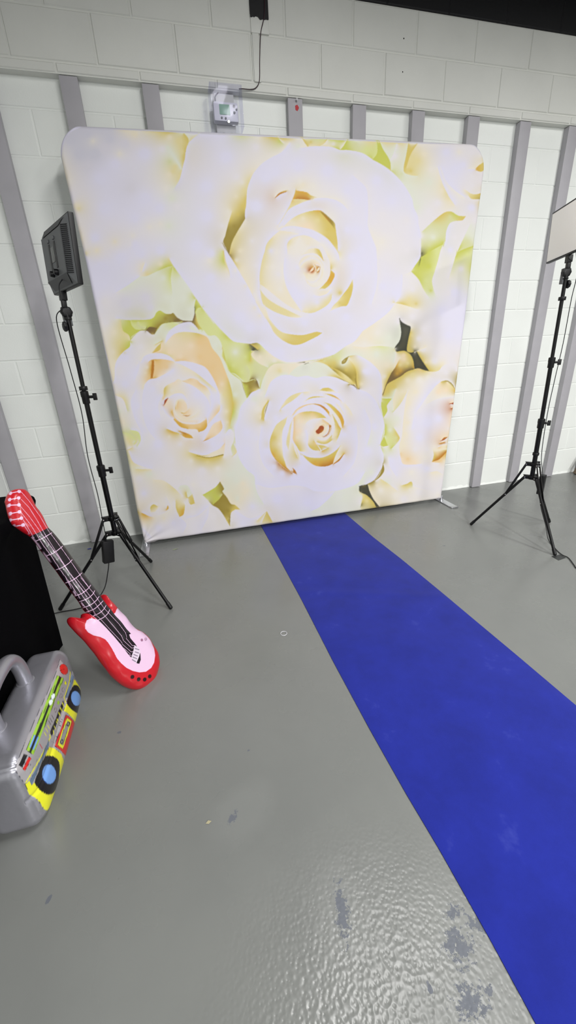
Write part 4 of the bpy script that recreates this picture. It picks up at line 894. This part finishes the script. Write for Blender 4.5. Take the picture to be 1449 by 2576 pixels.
    out[:,2]+=.006*np.sign(u[:,2])*(u[:,2]>.6)*(1-u[:,1]**2)*(1-u[:,0]**2)
    fr=(u[:,0]>.7);zc=.135+.02*u[:,1]
    out[:,0]+=fr*(.010*np.exp(-((out[:,2]-.075)/.045)**2)*(1-u[:,1]**6)-.006*np.exp(-((out[:,2]-zc-.01)/.007)**2))
    # seam puckers
    e=np.minimum(np.abs(np.abs(u[:,0])-.8),1);out+=dd*(.0011*np.sin((P[:,1]*.8+P[:,2])/.0040+2*np.sin(P[:,1]*31))*np.clip((ln-1.12)/.25,0,1)*np.where(u[:,1]<-.6,1.1,.5)*(u[:,1]<.2)*(dd[:,0]<.5))[:,None]
    out[:,2]=np.maximum(out[:,2],.0015)
    col=np.zeros((len(V),4));col[:]=[*lin(S),1]
    vis=(dd[:,0]>.12)&(out[:,0]>-1.25);col[vis]=A.get(proj(out[vis]))
    t=empty('inflatable_boombox',(-1.234,-1.827,0),'silver inflatable boombox with yellow speakers on the floor','toy boombox')
    m_=attrmat('silver_printed_vinyl',.34,metal=.6,coat=.2,bump=(22,.3,.005))
    o=meshobj('body',out,F,m_,t);setcol(o.data,col)
    b=MB();b.tube(smoothpath([(-1.252,-1.752,.245),(-1.254,-1.752,.320),(-1.258,-1.766,.362),(-1.262,-1.80,.382),(-1.264,-1.87,.382),(-1.268,-1.915,.362),(-1.270,-1.93,.32),(-1.270,-1.93,.245)],8),.0215,22);b.build('handle',M['silver'],t)
    for p in ((-1.252,-1.752,.2665),(-1.270,-1.93,.2665)):
        b=MB();b.lathe(p,(0,0,1),[(-.004,.027),(.001,.026),(.003,.0225)],26);b.build('handle_seam',M['silver'],t)
M['silver']=mat('silver_vinyl',(160,160,168),.34,metal=.6,coat=.2,bump=(26,.3,.004))
boombox()
# ------------------------------------------------------------ table with black cloth
def table():
    x0,x1,y0,y1,zt=-1.815,-1.297,-2.35,-1.178,.728
    t=empty('draped_table',((x0+x1)/2,(y0+y1)/2,0),'table under a floor length black cloth behind guitar and boombox','table')
    R=.05;pts=[]
    for cx,cy,a0 in ((x1-R,y1-R,0),(x0+R,y1-R,90),(x0+R,y0+R,180),(x1-R,y0+R,270)):
        for k in range(9): a=math.radians(a0+90*k/8);pts.append((cx+R*math.cos(a),cy+R*math.sin(a),math.cos(a),math.sin(a)))
    P=[];n=len(pts)
    for i in range(n):
        a=pts[i];c=pts[(i+1)%n];L=math.hypot(c[0]-a[0],c[1]-a[1]);m=max(1,int(L/.02))
        for k in range(m): s=k/m;P.append([a[q]+(c[q]-a[q])*s for q in range(4)])
    n=len(P);arc=np.cumsum([0]+[math.hypot(P[(i+1)%n][0]-P[i][0],P[(i+1)%n][1]-P[i][1]) for i in range(n)])[:n]
    V=[];rows=[(zt,.018),(zt-.001,.026),(zt-.006,.031),(zt-.02,.033),(zt-.04,.026),(zt-.065,.006)]+[(zt-.075-(zt-.08)*k/22,None) for k in range(1,23)]
    for z,off in rows:
        dn=1-z/zt
        for i,p in enumerate(P):
            f=.010*math.sin(arc[i]*13+1.3*dn)+.006*math.sin(arc[i]*29+2)
            if p[3]>.5: sp=.005
            else: sp=1.
            o=off if off is not None else -.004-.036*dn+dn*f*sp*.5
            if p[2]>.3 and p[3]>.3: o+=.0*dn
            if p[1]<-1.5 and off is not None: o*=.6
            x=max(p[0]+p[2]*o,XL+.006);V.append((x,p[1]+p[3]*o,z))
    F=[(r*n+i,r*n+(i+1)%n,(r+1)*n+(i+1)%n,(r+1)*n+i) for r in range(len(rows)-1) for i in range(n)];F.append(tuple(range(n))[::-1])
    b=MB();b.add(V,F);b.build('tablecloth',M['cloth'],t,ang=80)
    b=MB();b.box((x0+.03,y0+.03,.69),(x1-.03,y1-.03,.715));b.build('tabletop',M['blkp'],t)
    for sx in (x0+.07,x1-.09):
        for sy in (y0+.07,y1-.08):
            b=MB();b.tube([(sx,sy,.001),(sx,sy,.69)],.014,12);b.build('leg',M['blk'],t)
table()
# ------------------------------------------------------------ light stands
def stand(cx,cy,kx,ky,feet,zs,label,knobdir,ring=None):
    # zs: lower hub, upper hub, collar1, collar2, top
    t=empty('light_stand',(cx,cy,0),label,'light stand',None)
    ax=lambda z:np.array([cx+kx*(z-.4),cy+ky*(z-.4),z])
    zl,zu,c1,c2,zt=zs
    for a,c,r in ((zl-.01,c1,.0135),(c1,c2,.0115),(c2,zt,.0095)):
        b=MB();b.tube([ax(a),ax(c)],r,18);b.build('pole_section',M['blk'],t)
    kd=np.array([math.cos(knobdir),math.sin(knobdir),0.])
    for z,r in ((c1,.0185),(c2,.0165)):
        b=MB();b.lathe(ax(z)-np.array([0,0,.03]),(0,0,1),[(0,r-.001),(.003,r),(.03,r),(.034,r+.0015),(.055,r+.0015),(.058,r-.002)],24);co_=b.build('collar',M['blkp'],t)
        p=ax(z)+kd*r;b=MB();b.tube([p,p+kd*.02],.0065,12);b.box((-.009,-.005,-.016),(.009,.005,.016),.003,R=np.array([[kd[0],-kd[1],0],[kd[1],kd[0],0],[0,0,1]]),o=p+kd*.028);b.build('knob',M['blkp'],co_)
    if ring:
        for z in ring: b=MB();b.lathe(ax(z)-np.array([0,0,.009]),(0,0,1),[(0,.017),(.002,.0185),(.016,.0185),(.018,.017)],24);b.build('ring_clip',M['blkp'],t)
    for nm,z in (('lower_hub',zl),('upper_hub',zu)):
        b=MB();b.lathe(ax(z)-np.array([0,0,.012]),(0,0,1),[(0,.02),(.003,.022),(.02,.022),(.024,.02)],24)
        for f in feet:
            d=np.array([f[0]-cx,f[1]-cy,0.]);d/=np.linalg.norm(d);Rm=np.array([[d[0],-d[1],0],[d[1],d[0],0],[0,0,1.]])
            for s in (-1,1): b.box((.012,s*.0085-.0015,-.011),(.046,s*.0085+.0015,.013),.001,R=Rm,o=ax(z))
            b.box((.012,-.01,.011),(.05,.01,.0135),.0008,R=Rm,o=ax(z))
        b.build(nm,M['blk'],t)
    for f in feet:
        d=np.array([f[0]-cx,f[1]-cy,0.]);d/=np.linalg.norm(d)
        A0=ax(zl)+d*.04;E=np.array([f[0],f[1],.010]);J=A0+(E-A0)*.34
        b=MB();b.tube([A0,E],.0088,14);lg=b.build('leg',M['blk'],t)
        u=(E-A0)/np.linalg.norm(E-A0);b=MB();b.tube([E-u*.03,E+u*.002],[.0105,.0105],14);b.lathe(E+u*.002,u,[(0,.0105),(.004,.009),(.007,.005)],14);b.build('rubber_foot',M['blkp'],lg)
        U0=ax(zu)+d*.042;side=np.cross(d,[0,0,1.]);v=(J-U0);v/=np.linalg.norm(v);nn_=np.cross(v,side)
        b=MB();Rm=np.stack([v,side,nn_],1);L=np.linalg.norm(J-U0)
        for s in (-1,1): b.box((-.006,s*.0095-.001,-.006),(L+.012,s*.0095+.001,.006),.0008,R=Rm,o=U0)
        br=b.build('brace',M['blk'],t)
        for pt in (A0,U0,J):
            b=MB();b.lathe(pt-side*.0135,side,[(0,.0028),(.001,.0038),(.026,.0038),(.027,.0028)],10);b.build('rivet',M['steel'],br)
    return t,ax
FL=[(-.842,-1.089),(-1.418,-.905),(-.975,-.512)];FR=[(1.276,-.736),(1.434,-1.286),(1.804,-.894)]
tL,axL=stand(-1.078,-.835,.011,0,FL,(.374,.458,.717,1.075,1.43),'black tripod light stand left of the rose backdrop',math.radians(-10),ring=(1.115,))
tR,axR=stand(1.497,-.964,-.023,.003,FR,(.40,.486,.748,1.10,1.545),'black tripod light stand right of the rose backdrop',math.radians(-20),ring=(.555,1.43))
def panel_light(base,yaw,tilt,ox,zb,Wd,Ht,front,label,knobs,mz):
    # local frame: d along width, u up, f toward the lit side
    d=np.array([math.cos(yaw),math.sin(yaw),0]);nn_=np.array([-math.sin(yaw),math.cos(yaw),0]);u=np.array([0,0,1])*math.cos(tilt)+nn_*math.sin(tilt);f=np.cross(d,u)
    if f@np.array(front)<0: f=-f
    if np.linalg.det(np.stack([d,f,u],1))<0: d=-d;ox=-ox
    Rm=np.stack([d,f,u],1);O=np.array([base[0],base[1],zb])
    t=empty('panel_light',tuple(np.round(O,4)),label,'studio light')
    w=Wd/2
    b=MB();b.box((ox-w,-.001,0),(ox+w,.020,Ht),.005,R=Rm,o=O);b.build('frame',M['blkp'],t)
    b=MB();b.box((ox-w+.009,.0185,.009),(ox+w-.009,.0212,Ht-.009),.001,R=Rm,o=O);b.build('diffuser',M['diff'],t)
    # back shell: a raised truncated pyramid
    g=MB();inx,inz=.042,.045;V=[(ox-w+.003,0,.003),(ox+w-.003,0,.003),(ox+w-.003,0,Ht-.003),(ox-w+.003,0,Ht-.003),(ox-w+inx,-.026,inz),(ox+w-inx,-.026,inz),(ox+w-inx,-.026,Ht-inz),(ox-w+inx,-.026,Ht-inz)]
    g.add([Rm@np.array(v)+O for v in V],[(4,5,6,7)]+[(i,(i+1)%4,4+(i+1)%4,4+i) for i in range(4)]);sh=g.build('back_shell',M['char'],t,smooth=False)
    for s in (-1,1):       # cooling slots on both slopes, one printed-on comb per slope
        b=MB()
        for i in range(26):
            z=Ht*.17+Ht*.66*i/25
            a0=(ox+s*(w-.012),-.0075,z);a1=(ox+s*(w-.036),-.0235,z)
            b.tube([Rm@np.array(a0)+O,Rm@np.array(a1)+O],.0017,6)
        b.box((ox+s*(w-.036)-.0015,-.0245,Ht*.17),(ox+s*(w-.036)+.0015,-.0225,Ht*.83),R=Rm,o=O)
        b.build('cooling_slots',M['cable'],sh)
    for z0,z1,ya,yb in ((Ht*.80,Ht*.985,-.0235,-.0035),(Ht*.015,Ht*.19,-.0035,-.0235)):
        b=MB();zz0,zz1=(Ht-inz+.004,Ht-.008) if z0>.1 else (.008,inz-.004);y0,y1=(-.0245,-.0050) if z0>.1 else (-.0050,-.0245)
        b.add([Rm@np.array(v)+O for v in ((ox-w+inx+.01,y0-.002,zz0),(ox+w-inx-.01,y0-.002,zz0),(ox+w-inx+.008,y1-.002,zz1),(ox-w+inx-.008,y1-.002,zz1))],[(0,1,2,3)]);b.build('dark_recess',M['chard'],sh)
    for s in (-1,1):
        b=MB();b.box((ox+s*.034-.009,-.0278,Ht*.30),(ox+s*.034+.009,-.0255,Ht*.68),.001,R=Rm,o=O);b.build('battery_slot',M['cable'],sh)
        b=MB();b.lathe(Rm@np.array((ox+s*.026,-.026,Ht*.235))+O,-f,[(0,.011),(.004,.0115),(.014,.0105),(.016,.009)],24);b.build('dial',M['blkp'],sh)
        b=MB();b.box((ox+s*.034-.008,-.031,Ht*.70),(ox+s*.034+.008,-.026,Ht*.75),.002,R=Rm,o=O);b.build('latch',M['char'],sh)
    b=MB();b.box((ox-.02,-.0275,Ht*.4),(ox+.02,-.0262,Ht*.62),.0005,R=Rm,o=O);b.build('display',M['chard2'],sh)
    # swivel bracket down to the stand top
    b=MB();b.box((-.018,-.010,-.034),(.018,.014,.001),.003,R=Rm,o=O);b.box((-.012,-.008,-.062),(.012,.010,-.030),.003,R=Rm,o=O);b.build('mount_block',M['blkp'],t)
    zk=zb-.078;k1=np.array([base[0],base[1],zk])
    b=MB();b.lathe(k1-np.cross(d,[0,0,1])*0-knobs*.014,knobs,[(0,.022),(.006,.024),(.018,.024),(.022,.019),(.023,.013)],28,8,.05);b.build('tilt_knob',M['blkp'],t)
    b=MB();b.box((-.016,-.012,zk-.055-zb),(.016,.012,zk+.02-zb),.003,R=np.stack([np.cross(knobs,[0,0,1.])*-1,knobs,[0,0,1.]],1),o=np.array([base[0],base[1],zb])-knobs*.012);b.build('swivel_head',M['char'],t)
    b=MB();b.lathe((base[0],base[1],mz-.01),(0,0,1),[(0,.0145),(.003,.016),(zk-.02-mz,.016),(zk-.018-mz,.012)],20);b.build('socket',M['blkp'],t)
    s2=np.cross(knobs,[0,0,1.])*-1 if base[0]<0 else np.cross(knobs,[0,0,1.])
    b=MB();p=np.array([base[0],base[1],zk-.058])+s2*-.012;b.lathe(p,-s2,[(0,.016),(.004,.019),(.013,.019),(.016,.014)],24,8,.06);b.build('clamp_knob',M['blkp'],t)
    return t,Rm,O
M['chard2']=mat('grey_display',(98,100,98),.3)
pL,RL,OL=panel_light(axL(1.43)[:2],-1.05,.076,.049,1.512,.324,.242,(.87,.5,0),'rectangular studio light panel seen from behind, left of backdrop',np.array([.45,-.893,0]),1.42)
pR,RR,OR=panel_light(axR(1.545)[:2],-1.948,-.046,-.036,1.635,.365,.249,(-.93,.37,0),'rectangular studio light panel facing left, cropped at right edge',np.array([-.2,-.98,0]),1.535)
# power adapters with their leads
def adapter(c,R,size,pts,label,below):
    t=empty('power_adapter',(c[0],c[1],0),label,'power adapter')
    b=MB();s=np.array(size)/2;b.box(-s,s,.006,R=R,o=c);b.build('brick',M['blkp'],t)
    b=MB();b.tube(smoothpath(pts,8),.0021,8);b.build('lead',M['cable'],t)
    b=MB();b.tube(smoothpath(below,8),.0026,8);b.build('mains_lead',M['cable'],t);return t
def rz(a,tx=0.):
    c,s=math.cos(a),math.sin(a);c2,s2=math.cos(tx),math.sin(tx);return np.array([[c,-s,0],[s,c,0],[0,0,1.]])@np.array([[c2,0,s2],[0,1,0],[-s2,0,c2]])
aL=axL(1.0)
adapter(np.array([-1.128,-.868,.285]),rz(.5,.16),(.056,.036,.125),
 [OL+RL@np.array((.09,-.02,.03)),OL+RL@np.array((.085,-.035,.0)),OL+RL@np.array((.07,-.03,-.07)),axL(1.40)+(-.045,-.01,0),axL(1.2)+(-.035,-.012,0),axL(1.0)+(-.028,-.012,0),axL(.8)+(-.045,-.012,0),axL(.6)+(-.04,-.012,0),axL(.46)+(-.045,-.012,0),(-1.122,-.868,.345)],
 'black power adapter hanging inside left light stand tripod',
 [(-1.135,-.87,.225),(-1.15,-.88,.17),(-1.185,-.90,.08),(-1.25,-.93,.02),(-1.33,-.93,.005),(-1.42,-.93,.004),(-1.52,-.95,.004),(-1.7,-1.0,.004)])
adapter(np.array([1.530,-1.015,.362]),rz(.55,0),(.052,.032,.125),
 [OR+RR@np.array((-.06,.0,.0)),axR(1.54)+(.05,-.02,0),axR(1.42)+(.042,-.02,0),axR(1.2)+(.05,-.01,0),axR(1.0)+(.03,-.015,0),axR(.8)+(.02,-.015,0),axR(.55)+(.03,-.015,0),(1.530,-1.012,.42)],
 'black power adapter hanging on right light stand tripod',
 [(1.530,-1.015,.300),(1.55,-1.03,.2),(1.585,-1.06,.08),(1.56,-1.12,.01),(1.50,-1.235,.004),(1.475,-1.30,.004),(1.475,-1.343,.004),(1.43,-1.42,.004),(1.41,-1.46,.004),(1.40,-1.6,.004),(1.55,-1.8,.004)])
# ------------------------------------------------------------ thermostat under a clear lockable cover
def thermostat():
    t=empty('thermostat',(-.168,0,2.42),'white digital thermostat inside a clear plastic guard on wall','thermostat')
    b=MB();b.box((-.222,-.028,2.30),(-.112,0,2.598),.002);b.build('backing_board',M['wallup'],t)
    b=MB();b.box((-.238,-.074,2.458),(-.098,-.03,2.545),.012);b.build('body',M['white'],t)
    b=MB();b.box((-.205,-.0765,2.486),(-.146,-.072,2.531),.002);b.build('screen',M['lcd'],t)
    for x,z,r in ((-.122,2.526,.0065),(-.109,2.513,.005),(-.122,2.499,.0065),(-.195,2.472,.005),(-.173,2.471,.005)):
        b=MB();b.lathe((x,-.0735,z),(0,-1,0),[(0,r),(.003,r),(.0035,r*.7)],16);b.build('button',M['btn'],t)
    # guard: hollow tray, open at the wall
    x0,x1,z0,z1,yf,th=-.256,-.080,2.418,2.596,-.128,.003
    g=MB();g.box((x0,yf,z0),(x1,yf+th,z1),.001);g.box((x0,yf+th,z0),(x0+th,-.03,z1),.001);g.box((x1-th,yf+th,z0),(x1,-.03,z1),.001);g.box((x0,yf+th,z1-th),(x1,-.03,z1),.001);g.box((x0,yf+th,z0),(x1,-.03,z0+th),.001);g.build('clear_guard',M['clear'],t)
    g=MB();g.box((x0-.006,-.034,z0-.006),(x1+.006,-.029,z0+.006),.001);g.build('guard_rim',M['clear'],t)
    for xx in (-.222,-.178,-.135):
        b=MB();b.box((xx,-.044,z0-.0012),(xx+.027,-.042,z0+.001))
        for i in range(5): b.box((xx+i*.006,-.05,z0-.0015),(xx+i*.006+.003,-.04,z0+.001))
        b.build('vent_slots',M['white'],t)
    b=MB();b.lathe((-.168,-.132,2.431),(0,-1,0),[(-.01,.008),(.004,.008),(.006,.006)],18);b.build('lock',M['steel'],t)
    b=MB();b.tube(smoothpath([(-.215,-.04,2.545),(-.22,-.05,2.57),(-.2,-.05,2.59)],5),.003,8);b.build('control_wire',M['cable'],t)
thermostat()
b=MB();b.tube(smoothpath([(.092,-.063,3.05),(.088,-.063,2.953),(.080,-.061,2.906),(.060,-.056,2.849),(.047,-.055,2.744),(.042,-.055,2.68),(.034,-.055,2.645),(.012,-.056,2.622),(-.02,-.057,2.614),(-.06,-.06,2.612),(-.083,-.06,2.61)],8),.0022,8);tag(b.build('control_wire',M['wire']),'thin dark wire running down the wall to the thermostat guard','wire')
# red sticker remnant and nail on a batten
V=[(.258+.011*math.cos(a)*(1+.12*math.sin(3*a+1)),-.0431,2.560+.0135*math.sin(a)*(1+.1*math.cos(5*a))) for a in np.linspace(0,2*math.pi,20,endpoint=False)]
V2=[(p[0],-.0437,p[2]) for p in V];V=[(p[0],-.042,p[2]) for p in V];b=MB();b.add(V+V2,[tuple(range(20,40))]+[(i,(i+1)%20,20+(i+1)%20,20+i) for i in range(20)])
tag(b.build('sticker',mat('torn_red_sticker',(178,34,44),.5,vary=(160.,.35))),'torn red sticker near the top of a grey batten','sticker')
b=MB();b.lathe((.256,-.0432,2.592),(0,-1,0),[(0,.003),(.012,.003),(.0125,.006),(.015,.006)],12);tag(b.build('nail',M['steel']),'steel nail head at top of batten above the red sticker','nail')
b=MB()
b.tube([(.929,-.0505,2.916),(.929,-.046,2.916)],.0035,8);tag(b.build('wall_plug',M['blk']),'small black fixing in upper wall, upper of two','wall plug')
b=MB();b.tube([(.931,-.0505,2.769),(.931,-.046,2.769)],.0035,8);tag(b.build('wall_plug',M['blk']),'small black fixing in upper wall, lower of two','wall plug')
# ------------------------------------------------------------ odds and ends on the floor
b=MB();th=np.linspace(0,2*math.pi,40,endpoint=False);ring=[(-.323+.0145*math.cos(a),-1.467+.0145*math.sin(a),.0016) for a in th]
b.tube(ring+[ring[0]],.0011,8,False);tag(b.build('plastic_ring',M['white']),'tiny white plastic ring lying on the bare grey floor','ring')
b=MB();b.add([(1.405,-1.291,.0006),(1.402,-1.343,.0006),(1.468,-1.333,.0006),(1.472,-1.290,.0006),(1.405,-1.291,.0012),(1.402,-1.343,.0012),(1.468,-1.333,.0014),(1.472,-1.290,.0016)],[(4,5,6,7),(0,1,5,4),(1,2,6,5),(2,3,7,6),(3,0,4,7)]);tag(b.build('tape_patch',M['tape']),'black square of tape under front foot of right stand','tape')
b=MB();V=[(-1.418+.014*math.cos(a),-.145+.009*math.sin(a),.001+.002*(k%2)) for k,a in enumerate(np.linspace(0,2*math.pi,12,endpoint=False))];b.add(V+[(-1.418,-.145,.004)],[(i,(i+1)%12,12) for i in range(12)]);tag(b.build('confetti',mat('blue_scrap',(48,52,140),.5)),'tiny dark blue scrap on the floor near the wall','litter')
b=MB();b.add([(-.845,-.372,.0008),(-.83,-.380,.001),(-.80,-.368,.003),(-.822,-.362,.0015)],[(0,1,2,3)]);tag(b.build('leaf_scrap',mat('pale_green_scrap',(140,150,118),.6)),'small pale green scrap on floor before the backdrop','litter')
b=MB();b.add([(-.733,-2.183,.0008),(-.724,-2.187,.0015),(-.716,-2.181,.001),(-.725,-2.177,.002)],[(0,1,2,3)]);tag(b.build('crumb',mat('tan_scrap',(165,158,128),.6)),'small tan crumb on the open grey floor','litter')
# leaning brown timber at the far right
b=MB();p0=np.array([2.965,-.085,.0]);p1=np.array([3.62,-.035,1.25]);v=(p1-p0)/np.linalg.norm(p1-p0);s_=np.array([0,1.,0]);s_-=v*(s_@v);s_/=np.linalg.norm(s_);nn_=np.cross(v,s_)
b.box((0.006,-.014,-.022),(1.4,.014,.022),.002,R=np.stack([v,s_,nn_],1),o=p0);tag(b.build('timber_batten',M['wood']),'brown wooden batten leaning on wall at far right edge','timber')
# ------------------------------------------------------------ light
def area(loc,sx,sy,pw,col=(1,.985,.95),rot=(0,0,0)):
    l=bpy.data.lights.new('ceiling_lamp','AREA');l.shape='RECTANGLE';l.size=sx;l.size_y=sy;l.energy=pw;l.color=col;o=bpy.data.objects.new('ceiling_lamp',l);C.objects.link(o);o.location=loc;o.rotation_euler=rot;return o
for a in LIGHTS: area(*a)
w=bpy.data.worlds.new('world');sc.world=w;w.use_nodes=True;w.node_tree.nodes['Background'].inputs[0].default_value=(1,.99,.97,1);w.node_tree.nodes['Background'].inputs[1].default_value=WORLD
